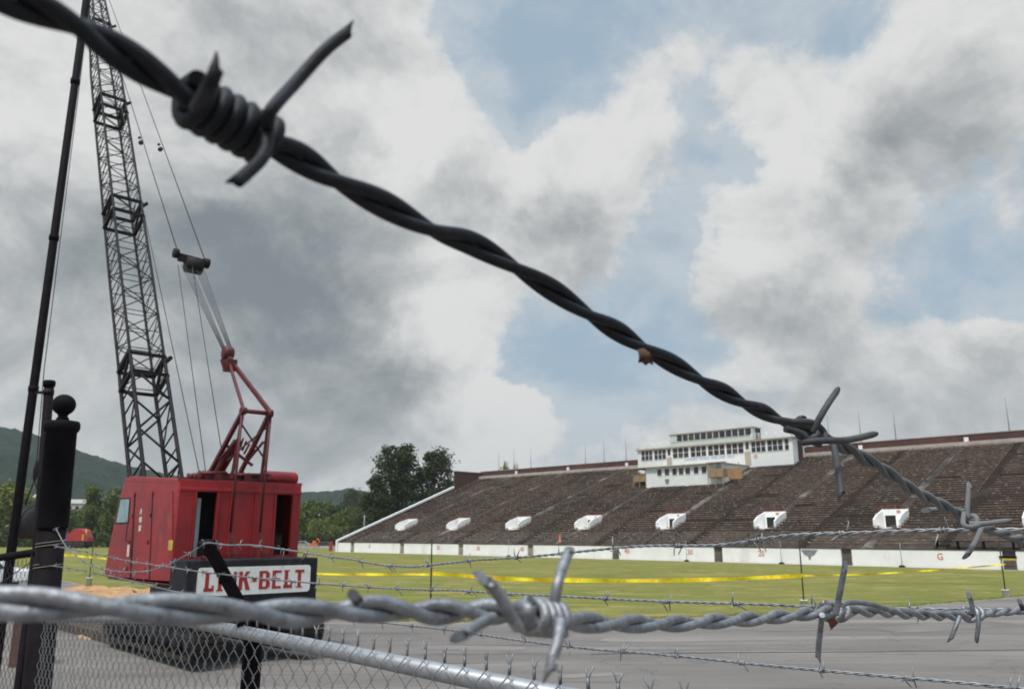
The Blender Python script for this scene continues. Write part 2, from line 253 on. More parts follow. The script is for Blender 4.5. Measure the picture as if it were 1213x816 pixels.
# ------------------------------------------------------------------ mesh helpers
class MB:
    def __init__(s): s.v = []; s.f = []; s.sm = []
    def add(s, vs, fs, sm=False):
        o = len(s.v); s.v += [tuple(v) for v in vs]; s.f += [tuple(i+o for i in f) for f in fs]; s.sm += [sm]*len(fs); return s
    def box(s, x0, x1, y0, y1, z0, z1, fr=None):
        vs = [(x, y, z) for z in (z0, z1) for y in (y0, y1) for x in (x0, x1)]
        if fr: vs = [fr(*v) for v in vs]
        return s.add(vs, [(0, 2, 3, 1), (4, 5, 7, 6), (0, 1, 5, 4), (2, 6, 7, 3), (0, 4, 6, 2), (1, 3, 7, 5)])
    def prism(s, prof, a0, a1, fr):          # prof: list of (u,w), extruded along a ; fr(a,u,w)
        n = len(prof)
        vs = [fr(a0, u, w) for u, w in prof] + [fr(a1, u, w) for u, w in prof]
        return s.add(vs, [tuple(range(n-1, -1, -1)), tuple(range(n, 2*n))] + [(i, (i+1) % n, n+(i+1) % n, n+i) for i in range(n)])
    def tube(s, pts, r, n=8, cap=True, sm=True, skew=0):
        pts = [Vector(p) for p in pts]; m = len(pts)
        rs = r if isinstance(r, (list, tuple)) else [r]*m
        t0 = (pts[1]-pts[0]).normalized()
        up = Vector((0, 0, 1)) if abs(t0.z) < .9 else Vector((1, 0, 0))
        a = t0.cross(up).normalized(); vs = []
        for i, p in enumerate(pts):
            t = (pts[min(i+1, m-1)] - pts[max(i-1, 0)]).normalized()
            a = (a - t*a.dot(t)).normalized(); b = t.cross(a)
            for k in range(n):
                an = 2*PI*k/n
                q = p + (a*math.cos(an) + b*math.sin(an))*rs[i]
                if skew and i == m-1: q += t*(math.cos(an)*rs[i]*skew)
                vs.append(q)
        fs = [(i*n+k, i*n+(k+1) % n, (i+1)*n+(k+1) % n, (i+1)*n+k) for i in range(m-1) for k in range(n)]
        s.add(vs, fs, sm)
        if cap:
            o = len(s.v) - m*n
            s.f += [tuple(o+k for k in range(n-1, -1, -1)), tuple(o+(m-1)*n+k for k in range(n))]; s.sm += [False, False]
        return s
    def bar(s, a, b, w, h=None):              # square-section bar
        a = Vector(a); b = Vector(b); h = h or w; t = (b-a).normalized()
        up = Vector((0, 0, 1)) if abs(t.z) < .95 else Vector((1, 0, 0))
        u = t.cross(up).normalized(); v = u.cross(t).normalized()
        vs = [p + u*i*w/2 + v*j*h/2 for p in (a, b) for i, j in ((-1, -1), (1, -1), (1, 1), (-1, 1))]
        return s.add(vs, [(3, 2, 1, 0), (4, 5, 6, 7), (0, 1, 5, 4), (1, 2, 6, 5), (2, 3, 7, 6), (3, 0, 4, 7)])
    def lathe(s, prof, c=(0, 0, 0), n=24, axis=None):
        ax = Vector(axis).normalized() if axis else Vector((0, 0, 1)); q = ax.to_track_quat('Z', 'Y'); c = Vector(c)
        vs = []
        for r, z in prof:
            for k in range(n):
                an = 2*PI*k/n; vs.append(c + q @ Vector((r*math.cos(an), r*math.sin(an), z)))
        m = len(prof)
        fs = [(i*n+k, i*n+(k+1) % n, (i+1)*n+(k+1) % n, (i+1)*n+k) for i in range(m-1) for k in range(n)]
        s.add(vs, fs, True)
        o = len(s.v)-m*n
        s.f += [tuple(o+k for k in range(n-1, -1, -1)), tuple(o+(m-1)*n+k for k in range(n))]; s.sm += [False, False]
        return s
    def build(s, name, m, parent=None, bevel=0, origin=None):
        me = bpy.data.meshes.new(name)
        vs = s.v
        if origin is not None: vs = [(v[0]-origin[0], v[1]-origin[1], v[2]-origin[2]) for v in vs]
        me.from_pydata(vs, [], s.f); me.polygons.foreach_set('use_smooth', s.sm)
        me.materials.append(M[m] if isinstance(m, str) else m); me.update()
        o = bpy.data.objects.new(name, me); COL.objects.link(o)
        if origin is not None: o.location = origin
        if parent is not None:
            o.parent = parent
            pl = Vector(parent.location)
            if parent.parent is None and pl.length > 0 and origin is None:
                o.location = -pl      # coordinates were given in world space
        if bevel:
            bm = o.modifiers.new('bevel', 'BEVEL'); bm.width = bevel; bm.segments = 2; bm.limit_method = 'ANGLE'
        return o
def tag(o, label=None, cat=None, group=None, kind=None):
    if label: o['label'] = label
    if cat: o['category'] = cat
    if group: o['group'] = group
    if kind: o['kind'] = kind
    return o
def thing(name, label, cat, loc=(0, 0, 0), group=None):
    o = bpy.data.objects.new(name, None); COL.objects.link(o); o.location = loc; o.empty_display_size = .2
    return tag(o, label, cat, group)
def copy_thing(o, loc, rz=0, sc=None, label=None):
    c = o.copy(); COL.objects.link(c); c.location = loc; c.rotation_euler = (0, 0, rz)
    if sc: c.scale = sc
    if label: c['label'] = label
    for ch in o.children:
        d_ = ch.copy(); COL.objects.link(d_); d_.parent = c
        for g in ch.children:
            e_ = g.copy(); COL.objects.link(e_); e_.parent = d_
    return c
Cm = Vector((0, 0, H))
def at(x, y, Y):                       # point of the place seen at (x,y) whose forward distance is Y
    r = ray(x, y); return Cm + r*(Y/r.y)
def zc(x, y, d): return Cm + ray(x, y)*d
def onplane(x, y, p, n):
    r = ray(x, y); return Cm + r*((Vector(p)-Cm).dot(n)/r.dot(n))
def gnd(x, y): return onplane(x, y, (0, 0, 0), Vector((0, 0, 1)))
def text_part(body, size, m, fr, parent, name, sx=1.0, off=0.0, depth=.01):
    cu = bpy.data.curves.new('t', 'FONT'); cu.body = body; cu.size = size; cu.extrude = depth/2; cu.offset = off; cu.align_x = 'CENTER'; cu.align_y = 'CENTER'
    cu.resolution_u = 4
    to = bpy.data.objects.new('t', cu); COL.objects.link(to)
    dg = bpy.context.evaluated_depsgraph_get(); dg.update()
    me = bpy.data.meshes.new_from_object(to.evaluated_get(dg))
    bpy.data.objects.remove(to); bpy.data.curves.remove(cu)
    for v in me.vertices: v.co = fr(v.co.x*sx, v.co.y, v.co.z)
    me.materials.clear(); me.materials.append(M[m]); me.name = name
    o = bpy.data.objects.new(name, me); COL.objects.link(o)
    if parent is not None:
        o.parent = parent
        if parent.parent is None: o.location = -Vector(parent.location)
    return o
# ------------------------------------------------------------------ setting
def sheet(name, pts, z, m, kind='structure', thick=0):
    mb = MB(); mb.add([(x, y, z) for x, y in pts], [tuple(range(len(pts)))])
    o = mb.build(name, m); o['kind'] = kind; return o
sheet('ground', [(-2500, -1500), (2500, -1500), (2500, 3500), (-2500, 3500)], 0, 'ground')
# the field: a gently uneven grid
def field_grid():
    mb = MB(); nx, ny = 90, 90; x0, x1, y0, y1 = -150, 75, 20, 230
    vs = []; fs = []
    for j in range(ny+1):
        for i in range(nx+1):
            x = x0 + (x1-x0)*i/nx; y = y0 + (y1-y0)*j/ny
            vs.append((x, y, .004))
    for j in range(ny):
        for i in range(nx):
            a = j*(nx+1)+i; fs.append((a, a+1, a+nx+2, a+nx+1))
    mb.add(vs, fs); return mb
g_ = field_grid().build('grass_field', 'grass'); g_['kind'] = 'structure'
edge = [(-150, 175), (-80, 108), (-50, 78), (-36, 62), (-30.5, 57), (-26.5, 52), (-21, 45), (-14, 37.5), (-8, 32.6), (-4.45, 30.9), (-1.5, 30.5), (1.0, 30.5), (4.8, 31.5), (9.5, 32.9), (12.5, 34.1), (15.7, 35.8), (20.4, 39.1), (25.8, 42.7), (33, 48), (45, 58), (60, 72), (75, 90), (90, 120)]
def smooth(pts, k=6):
    out = []
    n = len(pts)
    for i in range(n-1):
        p0, p1, p2, p3 = [Vector(pts[max(0, min(n-1, i+j))]) for j in (-1, 0, 1, 2)]
        for q in range(k):
            t = q/k
            out.append(.5*((2*p1) + (p2-p0)*t + (2*p0-5*p1+4*p2-p3)*t*t + (3*p1-p0-3*p2+p3)*t**3))
    out.append(Vector(pts[-1])); return out
es = smooth(edge, 6)
es = [Vector((p.x + .10*noise.noise(Vector((p.x*1.3, p.y*1.3, 0))), p.y + .22*noise.noise(Vector((p.x*.9, p.y*.9, 3))))) for p in es]
mb = MB()
vs = []; fs = []
for i, p in enumerate(es):
    vs += [(p.x, p.y, .012), (p.x*1.15, -60 if p.x > -140 else -60, .012)]
for i in range(len(es)-1): fs.append((2*i, 2*i+1, 2*i+3, 2*i+2))
mb.add(vs, fs); o = mb.build('asphalt_track', 'asphalt'); o['kind'] = 'structure'
# worn earth and gravel lip between the grass and the asphalt
mb = MB(); vs = []; fs = []
for i, p in enumerate(es):
    w = .18 + .30*abs(noise.noise(Vector((i*.31, 4, 1))))
    vs += [(p.x, p.y-.12, .016), (p.x, p.y + w, .016)]
for i in range(len(es)-1): fs.append((2*i, 2*i+2, 2*i+3, 2*i+1))
mb.add(vs, fs); o = mb.build('verge', 'gravel_edge'); o['kind'] = 'structure'
# long tar seam across the track
def strip(name, pts, w, z, m):
    mb = MB(); vs = []; fs = []
    for i, p in enumerate(pts):
        q = pts[min(i+1, len(pts)-1)]; r_ = pts[max(i-1, 0)]
        t = (Vector(q)-Vector(r_)).normalized(); nn = Vector((-t.y, t.x))
        ww = w*(.7+.6*abs(noise.noise(Vector((i*.5, 2, 7)))))
        vs += [(p[0]+nn.x*ww/2, p[1]+nn.y*ww/2, z), (p[0]-nn.x*ww/2, p[1]-nn.y*ww/2, z)]
    for i in range(len(pts)-1): fs.append((2*i, 2*i+2, 2*i+3, 2*i+1))
    mb.add(vs, fs); o = mb.build(name, m); o['kind'] = 'structure'; return o
sp = [gnd(x, y) for x, y in ((700, 775), (800, 774), (900, 773), (1000, 772.5), (1100, 771.5), (1213, 770), (1400, 767))]
sp = [(p.x, p.y + .05*noise.noise(Vector((p.x*2, 0, 0)))) for p in smooth([(q.x, q.y) for q in sp], 5)]
strip('track_seam', sp, .10, .020, 'seam')

# resurfaced patches in the asphalt
for i, (x, y, w, h_, a) in enumerate(((820, 757, 5.5, 1.1, .1), (1120, 742, 6, 1.6, .5), (560, 768, 3.0, .9, -.1), (960, 745, 4.0, .8, .25), (700, 800, 1.6, .5, .3))):
    p = gnd(x, y); ca, sa_ = math.cos(a), math.sin(a); rr = random.Random(i); pts = []
    for q in range(28):
        an = 2*PI*q/28; ex = math.copysign(abs(math.cos(an))**.45, math.cos(an))*w/2*(1+rr.uniform(-.04, .04)); ey = math.copysign(abs(math.sin(an))**.45, math.sin(an))*h_/2*(1+rr.uniform(-.08, .08))
        pts.append((p.x+ex*ca-ey*sa_, p.y+ex*sa_+ey*ca))
    sheet('asphalt_patch', pts, .0165+.0008*i, 'asphalt_old' if i % 2 else 'asphalt_pale')
# longer grass along the lip of the track
r = random.Random(8); mb = MB()
for i in range(9000):
    k = r.randrange(30, len(es)-30); p = es[k].lerp(es[k+1], r.random()); y = p.y + abs(r.gauss(0, .35)) + .05; x = p.x + r.uniform(-.2, .2)
    if noise.noise(Vector((x*.7, y*.7, 0))) < -.15: continue
    hh = r.uniform(.04, .13); dx = r.uniform(-.05, .05); w = r.uniform(.008, .02)
    mb.add([(x-w, y, 0), (x+w, y, 0), (x+dx, y+r.uniform(-.04, .04), hh)], [(0, 1, 2)])
tag(mb.build('edge_grass', 'grass_blade'), 'longer grass blades along the edge of the track', 'grass', kind='stuff')

# ------------------------------------------------------------------ grandstand
SO = Vector((40.5, 79, 0)); SDv = Vector((-.708, .706, 0)); SB = Vector((.706, .708, 0))
def W_(s, D, z): return SO + SDv*s + SB*D + Vector((0, 0, z))
S0, S1 = -34.0, 101.5
ROW = .76; RISE = .285; Z0 = 1.65; DTOP = 34.8
NR = 45
def zs(D): return Z0 + .375*max(0, D)
portals = [-5.9 + 14.05*k for k in range(8)]      # s of the high-s side wall's inner face ... 92.4
PW = 2.4; PD0, PD1 = 5.9, 8.8
def pc(k): return portals[k] - PW/2 + .0
stand = thing('grandstand', 'long concrete and brick grandstand with weathered brown benches rising behind the white field wall', 'grandstand', W_(40, 15, 0))
aisles = []
for k in range(8):
    aisles.append((pc(k)-.5, pc(k)+.5, True))
    aisles.append((pc(k)-.4+7.02, pc(k)+.4+7.02, False))
sec = []
cur = S0
for a0, a1, _ in sorted(aisles):
    if a0 > S1: break
    if a0 > cur: sec.append((cur, a0))
    cur = a1
if cur < S1: sec.append((cur, S1-.3))
holes = [(pc(k)-PW/2-.2, pc(k)+PW/2+.2) for k in range(8)]
def split(s0, s1, D):
    segs = [(s0, s1)]
    if PD0-.05 < D < PD1 + .01:
        for h0, h1 in holes:
            ns = []
            for a, b in segs:
                if h1 <= a or h0 >= b: ns.append((a, b)); continue
                if h0 > a: ns.append((a, h0))
                if h1 < b: ns.append((h1, b))
            segs = ns
    return segs
def inbox(s, D): return (36.1 < s < 50.2 and D > 22.9) or (28.6 < s < 57.5 and D > 30.9)
# stepped treads, one mesh, and benches per section
tread_lo, tread_hi = MB(), MB()
for r in range(NR+1):
    D = r*ROW; z = zs(D)
    for a, b in split(S0, S1-.3, D+.01):
        tm = tread_lo if D < 4.6 else tread_hi
        z = Z0 + RISE*r
        tm.box(a, b, D, D+ROW, z-.5 if D > 1 else z-.4, z, W_)
tread_lo.build('lower_tiers', 'tread_pale', stand); tread_hi.build('seating_tiers', 'tread', stand)
rb = random.Random(3)
for i, (a, b) in enumerate(sec):
    mb = MB()
    for r in range(1, NR):
        D = r*ROW; z = Z0 + RISE*r
        if inbox((a+b)/2, D+.8): 
            continue
        for c, e in split(a+.05, b-.05, D+.3):
            if e-c < .3: continue
            n = max(1, int((e-c)/2.9)); L = (e-c)/n
            for q in range(n):
                if rb.random() < .035: continue
                dz = rb.uniform(-.012, .012)
                mb.box(c+q*L+.01, c+(q+1)*L-.01, D+.22+rb.uniform(-.01, .01), D+.50, z+.275+dz, z+.345+dz, W_)
                if rb.random() < .97: mb.box(c+q*L+.2, c+q*L+.28, D+.26, D+.46, z, z+.30, W_)
    mb.build('bench_section', 'seat', stand)
for a0, a1, major in aisles:
    if a0 > S1-1: continue
    mid_ = (a0+a1)/2; mb = MB(); on = False
    for r in range(0, NR+1):
        D = r*ROW
        skip = r == NR or (major and PD0-.8 < D < PD1+.1) or inbox(mid_, D+.8)
        if skip:
            if mb.f: mb.build('aisle_steps', 'aisle' if major else 'tread', stand)
            mb = MB(); continue
        z = Z0 + RISE*r
        mb.box(a0+.02, a1-.02, D-.01, D+ROW*.55, z-.1, z+.145, W_)
        mb.box(a0+.02, a1-.02, D+ROW*.55-.003, D+ROW, z-.1, z+.285, W_)
# portals
for k in range(8):
    c = pc(k); s0, s1 = c-PW/2, c+PW/2
    if s0 > S1: continue
    zf = zs(PD0)-.03
    mb = MB()
    prof = [(PD0, zf-.3), (PD1, zf-.3), (PD1, zs(PD1)+.80), (PD0+.9, zs(PD0+.9)+.95), (PD0, zs(PD0)+.75)]
    for sa in (s0-.2, s1): mb.prism(prof, sa, sa+.2, lambda a, u, w: W_(a, u, w))
    mb.box(s0, s1, PD1-.25, PD1-.003, zf+1.25, zs(PD1)+.79, W_); mb.box(s0, s1-1.25, PD1-.25, PD1-.003, zf-.01, zf+1.247, W_); mb.box(s1-.12, s1, PD1-.25, PD1-.003, zf-.01, zf+1.247, W_)
    mb.box(s0-.2, s1+.2, PD0, PD1, zf-.32, zf-.02, W_)
    o = mb.build('portal_walls', 'white_wall', stand)
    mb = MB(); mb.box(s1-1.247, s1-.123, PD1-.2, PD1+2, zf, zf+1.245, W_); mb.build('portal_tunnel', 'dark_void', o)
    mb = MB(); zt = zs(PD1)+.8
    pts = [W_(s1+.1, PD0+.9, zs(PD0)+1.35), W_(s1+.1, PD0+1.4, zt-.1), W_(s1+.1, PD1-.1, zt+.4), W_(s0-.1, PD1-.1, zt+.4), W_(s0-.1, PD1-.6, zt+.15)]
    mb.tube(pts, .02, 6)
    for p in (pts[2], pts[3], (pts[2]+pts[3])/2): mb.tube([p, p-Vector((0, 0, .5))], .018, 6)
    mb.build('railing', 'red_rail', o)
    if k in (1, 2, 3, 4):
        mb = MB(); mb.box(c-.6, c-.2, PD1-.27, PD1-.245, zt-.45, zt-.15, W_); mb.build('section_mark', 'number_red', o)
# brick parapet and its coping
mb = MB()
for a, b in ((S0, 28.6), (57.5, S1)):
    mb.box(a, b, DTOP, DTOP+.4, 0, 16.0, W_)
mb.box(28.6, 57.5, DTOP+.003, DTOP+.4, 0, 15.9, W_)
mb.box(S1-.35, S1, 27.3, DTOP-.003, 0, 15.75, W_)
mb.prism([(0, 0), (27.29, 0), (27.29, zs(27.3)+.42), (0, Z0+.12)], S1-.3, S1, lambda a, u, w: W_(a, u, w))
mb.build('brick_parapet', 'brick', stand)
for b_ in ((S0, 28.6, DTOP-.06, DTOP+.46, 16.003, 16.12), (57.5, S1+.05, DTOP-.06, DTOP+.46, 16.003, 16.12), (S1-.42, S1+.06, 27.25, DTOP-.07, 15.753, 15.87)):
    mb = MB(); mb.box(*b_, W_); mb.build('coping', 'coping', stand)
mb = MB(); mb.prism([(-.35, Z0+.10), (27.2, zs(27.2)+.45), (27.2, zs(27.2)+.85), (-.35, Z0+.42)], S1-.42, S1+.10, lambda a, u, w: W_(a, u, w))
mb.box(S1-.42, S1+.1, -.5, -.352, 0, Z0+.42, W_)
mb.build('white_side_rail', 'white_trim', stand)
for s_ in [-8 + 14.05*k for k in range(8)]:
    if 28 < s_ < 58 or s_ > 99: continue
    mb = MB(); mb.box(s_, s_+.55, DTOP-.13, DTOP-.003, 15.05, 15.65, W_); mb.build('parapet_lamp', 'white_trim', stand)
mb = MB(); mb.box(S0, S1-.3, DTOP-.7, DTOP-.003, 14.4, 15.03, W_); mb.build('top_walkway', 'coping', stand)
# white field wall
fw = thing('field_wall', 'low white painted wall with red yard numbers along the front of the grandstand', 'wall', W_(40, 0, 0))
gates = [-5.75 + 14.68*k for k in range(8)]
gates = [-5.75, 8.9, 23.67, 38.4, 53.3, 67.9, 82.4, 96.6]
mb = MB(); cur = S0
for g in gates + [None]:
    e = S1-.45 if g is None else g-.55
    mb.box(cur, e, -.30, -.003, 0, 1.62, W_)
    cur = g+.55 if g is not None else 0
mb.build('wall', 'white_wall', fw)
mb = MB(); mb.box(S0, S1-.45, -.34, 0.02, 1.623, 1.70, W_); mb.build('coping', 'tread', fw)
for g in gates:
    mb = MB()
    for q in range(5):
        mb.box(g-.55, g+.55, -.2+q*.05, .0+q*.05, q*.32, q*.32+.26, W_)
    mb.box(g-.55, g+.55, -.08, -.004, 0, 1.62, W_)
    mb.build('gate_boards', 'tread_pale' if g < 45 else 'wood_old', fw)
def wall_text(body, s, z, size, m, D=-.31, par=None, sx=.9, off=.02, name='yard_number'):
    return text_part(body, size, m, lambda x, y, w: W_(s-x, D-w, z+y), par or fw, name, sx, off)
for n_, s_ in (('G', 0), ('20', 18.3), ('30', 27.4), ('40', 36.6), ('50', 45.7), ('40', 54.9), ('30', 64.0), ('20', 73.2), ('G', 91.4)):
    wall_text(n_, s_, 1.0, .85, 'number_red')
mb = MB(); mb.prism([(-.9, 1.5), (.9, 1.5), (.5, 1.0), (.12, .85), (.12, .55), (-.12, .55), (-.12, .85), (-.5, 1.0)], -.36, -.31, lambda a, u, w: W_(12.8+u, a, w))
mb.build('painted_funnel_emblem', 'pole_grey', fw)
strip_pts = [(W_(s, -1.0, 0).x, W_(s, -1.0, 0).y) for s in range(-34, 103, 4)]
strip('wall_path', strip_pts, 1.1, .010, 'concrete')
# scoreboard sign on the wall near the right edge
sg = thing('sponsor_board', 'small black and yellow sign board on two legs at the white wall, right edge', 'sign', W_(-5.7, -.9, 0))
mb = MB(); mb.box(-6.5, -5.1, -.95, -.88, 1.0, 1.2, W_); mb.build('board', 'black_paint', sg)
mb = MB(); mb.box(-6.5, -5.1, -.95, -.88, .84, .99, W_); mb.build('yellow_band', 'yellow_label', sg)
for a in (-6.45, -5.25):
    mb = MB(); mb.box(a, a+.06, -.93, -.89, 0, .83, W_); mb.build('leg', 'pole_grey', sg)
# long dark table on the lowest rows
tb = thing('press_table', 'long dark bench table on the lowest rows above the letter G', 'table', W_(-2.5, .5, 1.65))
mb = MB(); mb.box(-8.5, .7, .25, .85, 2.42, 2.50, W_); mb.build('table_top', 'black_paint', tb)
for s_ in (-8.3, -6, -3.6, -1.4, .4):
    mb = MB(); mb.box(s_-.05, s_+.05, .3, .8, 1.65, 2.418, W_); mb.build('trestle', 'black_paint', tb)
# thin marker posts at the wall
for i, (x_, yb, lab) in enumerate(((602.5, 660, 'thin steel marker post at the white wall, left of the dark wire spike'), (813, 665, 'thin steel marker post at the white wall between the numbers 30 and 40'),
                    (925, 668.5, 'thin steel marker post with a sandbag base, right of the wall number 20'), (1067, 671, 'thin steel marker post at the white wall, left of the letter G'))):
    p = onplane(x_, 655, W_(0, -1.2, 0), SB); p.z = 0
    t_ = thing('marker_post', lab, 'post', p, 'thin posts along the white wall')
    mb = MB(); mb.tube([p, p+Vector((0, 0, 2.4))], .03, 6); mb.build('post', 'pole_grey', t_)
    mb = MB(); mb.lathe([(.32, 0), (.30, .1), (.16, .2), (.02, .22)], p, 10); mb.build('sandbag', 'cw_black', t_)
# flagpoles on the parapet
for s_, h_, lab in ((96.0, 17.7+2.2, 'thin pole on the grandstand rim, farthest left'), (91.5, 20.4, 'second thin pole from the left on the grandstand rim'), (86.7, 20.1, 'third thin pole from the left on the grandstand rim'),
                (72.4, 20.2, 'thin pole on the rim, first of the three left of the press box'), (67.9, 20.1, 'thin pole on the rim, middle of the three left of the press box'), (62.8, 20.2, 'thin pole on the rim, nearest on the left of the press box'),
                (25.0, 20.5, 'thin pole on the rim just right of the press box'), (20.3, 20.6, 'thin pole on the rim behind the spiked knot of the upper wire'), (15.4, 20.4, 'thin pole on the rim above the middle of the right stand'), (1.2, 20.4, 'thin pole on the rim, farthest right')):
    p = W_(s_, DTOP+.2, 0)
    mb = MB(); mb.tube([p+Vector((0, 0, 16.1)), p+Vector((0, 0, h_))], [.06, .035], 6)
    mb.lathe([(.14, 16.12), (.14, 16.3), (.06, 16.35)], p, 8)
    o = mb.build('flagpole', 'pole_grey'); tag(o, lab, 'pole', 'poles along the top of the grandstand')

# ------------------------------------------------------------------ press box
pb = thing('press_box', 'white press box of three levels with rows of dark windows on top of the grandstand', 'press box', W_(43, 31, 13.4))
def pbx(name, m, boxes, par=pb):
    mb = MB()
    for b in boxes: mb.box(*b, W_)
    return mb.build(name, m, par)
LS0, LS1, LD = 36.3, 49.9, 22.92
MS0, MS1, MD = 28.9, 57.3, 31.0
pbx('lower_storey', 'box_white', [(LS0, LS1, LD, MD+1, 9.5, 13.30)])
pbx('lower_roof', 'tan_panel', [(LS0-.2, LS1+2.9, LD-.5, MD-.05, 13.303, 13.45)])
pbx('main_storey', 'box_white', [(MS0, MS1, MD, DTOP+1.6, 11.2, 17.15)])
pbx('main_roof', 'tan_panel', [(MS0-.3, MS1+.3, MD-.35, DTOP+1.9, 17.153, 17.32)])
US0, US1, UD = 35.6, 50.9, 31.6
pbx('upper_storey', 'box_green', [(US0, US1, UD, UD+2.6, 17.323, 19.35)])
pbx('upper_roof', 'coping', [(US0-.12, US1+.12, UD-.15, UD+2.75, 19.353, 19.50)])
pbx('upper_end_panel', 'brick', [(US0-.03, US0-.004, UD+.9, UD+2.5, 17.4, 19.3)])
pbx('brick_end', 'brick', [(MS0-.03, MS0-.004, MD+1.6, MD+3.2, 12.5, 16.9)])
def window(s, w, D, z0, z1, fm='white_trim', nx=1, midbar=True, pane='pane', par=pb):
    mb = MB(); e = .035
    mb.box(s-w/2-e, s-w/2, D-.05, D-.003, z0-e, z1+e, W_).box(s+w/2, s+w/2+e, D-.05, D-.003, z0-e, z1+e, W_)
    mb.box(s-w/2, s+w/2, D-.05, D-.003, z1, z1+e, W_).box(s-w/2-e*1.5, s+w/2+e*1.5, D-.09, D-.051, z0-e, z0, W_)
    if midbar: mb.box(s-w/2, s+w/2, D-.04, D-.012, (z0+z1)/2-.025, (z0+z1)/2+.025, W_)
    f = mb.build('window', fm, par)
    mb = MB(); mb.box(s-w/2, s+w/2, D-.03, D-.005, z0, z1, W_); mb.build('pane', pane, f)
def s_at(x, y, D): return (onplane(x, y, W_(0, D, 0), SB)-SO).dot(SDv)
ZL, ZH = 15.40, 17.02
groups = [(759.5, 773, 3), (774.8, 789, 3), (796.7, 816, 3), (817.8, 837, 3), (838.5, 859, 3), (860.3, 881.5, 3), (890, 907.6, 3), (909.2, 928.2, 3), (930, 935.3, 1)]
for x0, x1, n_ in groups:
    a = s_at(x0, 535, MD); b = s_at(x1, 535, MD); w = (a-b)/n_
    for q in range(n_): window(b + w*(q+.5), w*.85, MD, ZL, ZH)
for x0, x1 in ((790.5, 794.6), (883, 888)):
    a = s_at(x0, 535, MD); b = s_at(x1, 535, MD); s_ = (a+b)/2
    window(s_, (a-b)*.8, MD, 15.95, ZH, midbar=False)
    mb = MB(); mb.box(s_-.5, s_+.5, MD-.03, MD-.004, 13.47, 15.6, W_); mb.build('door_panel', 'tan_panel', pb)
nw = 13; a = US1-.15; b = US0+.15; w = (a-b)/nw
for q in range(nw): window(b+w*(q+.5), w*.84, UD, 18.2, 19.25, 'box_green', midbar=False, pane='pane' if q < 11 else 'pane_clear' if q == 12 else 'pane')
for x_ in (781, 790, 799, 806.8, 814.7, 824.6, 834):
    window(s_at(x_, 556, LD), .8, LD, 12.0, 13.0, midbar=False)
text_part('LANFORD  YOUNG  BUELLAND  FIELD', .62, 'blue_text', lambda x, y, w: W_(43.2-x, MD-.01-w, 14.98+y), pb, 'lettering', .86, .01)
mb = MB(); mb.lathe([(.34, -.012), (.34, .012)], W_(35.0, MD-.02, 14.75), 16, SB); mb.build('round_emblem', 'pink_mark', pb)
# roof railings
def railing(p0, p1, h, n, m='white_trim', par=pb, name='roof_railing', rows=3):
    mb = MB(); p0 = Vector(p0); p1 = Vector(p1)
    for i in range(n+1):
        p = p0.lerp(p1, i/n); mb.tube([p, p+Vector((0, 0, h))], .05, 5)
    for q in range(rows): mb.tube([p0+Vector((0, 0, h*(q+1)/rows)), p1+Vector((0, 0, h*(q+1)/rows))], .04, 5)
    return mb.build(name, m, par)
railing(W_(MS1, MD, 17.3), W_(US1, MD, 17.3), .95, 4); railing(W_(US0, MD, 17.3), W_(MS0, MD, 17.3), .95, 5)
railing(W_(MS0, MD+.1, 17.3), W_(MS0, MD+4, 17.3), .95, 3); railing(W_(MS1, MD+.1, 17.3), W_(MS1, MD+4, 17.3), .95, 3)
# wooden landings either side of the lower storey
def landing(s0, s1, D0, D1, z0, zr, par=pb):
    b_ = pbx('landing', 'wood', [(s0, s1, D0, D0+.06, z0, z0+1.25), (s0, s0+.06, D0+.063, D1, z0, z0+1.25), (s1-.06, s1, D0+.063, D1, z0, z0+1.25), (s0+.07, s1-.07, D0+.07, D1, z0, z0+.1)], par)
    for s_ in (s0+.05, (s0+s1)/2, s1-.05):
        mb = MB(); mb.bar(W_(s_, D0-.06, zs(D0)-.2), W_(s_, D0-.06, zr), .1); mb.build('post', 'wood_old', b_)
    mb = MB()
    n = int((s1-s0)/.3)
    for i in range(n): mb.box(s0+.12+i*.3, s0+.22+i*.3, D0-.03, D0-.004, z0+.05, z0+1.2, W_)
    mb.build('board', 'wood_old', b_)
landing(LS1+.05, LS1+2.6, 23.0, 26.5, 11.25, 13.3)
landing(LS0-1.0, LS0+1.55, 21.6, LD-.01, 11.2, 13.3)
pbx('landing_roof', 'tan_panel', [(LS0-1.2, LS0+1.8, 21.5, LD-.52, 13.32, 13.44)])
pbx('landing_wall', 'wood', [(LS0-3.3, LS0-1.05, 22.9, 22.98, 10.9, 12.45)])
pbx('hatch', 'pane_clear', [(LS0+.1, LS0+1.2, LD-.03, LD-.004, 11.3, 13.0)])
mb = MB(); mb.box(LS0-2.9, LS0-2.8, 22.85, 22.9, 10.5, 13.3, W_); mb.build('post', 'wood_old', pb)
mb = MB(); mb.box(45.6, 46.2, LD-.2, LD-.004, 10.95, 11.45, W_); mb.build('vent', 'pole_grey', pb)
# orange cone standing on the lower rows
def cone_mesh(m): 
    return MB().lathe([(.22, 0), (.22, .04), (.16, .05), (.05, .85), (.03, .88)], (0, 0, 0), 12).build('traffic_cone', m)
p = onplane(663.5, 640, W_(0, 1.2, 0), SB)
r_s = (p-SO).dot(SDv); 
cn = cone_mesh('orange'); cn.location = W_(r_s, 1.15, Z0+RISE); cn.scale = (1.1, 1.1, 1.35); tag(cn, 'tall orange cone standing on the lower rows above the white wall', 'cone')

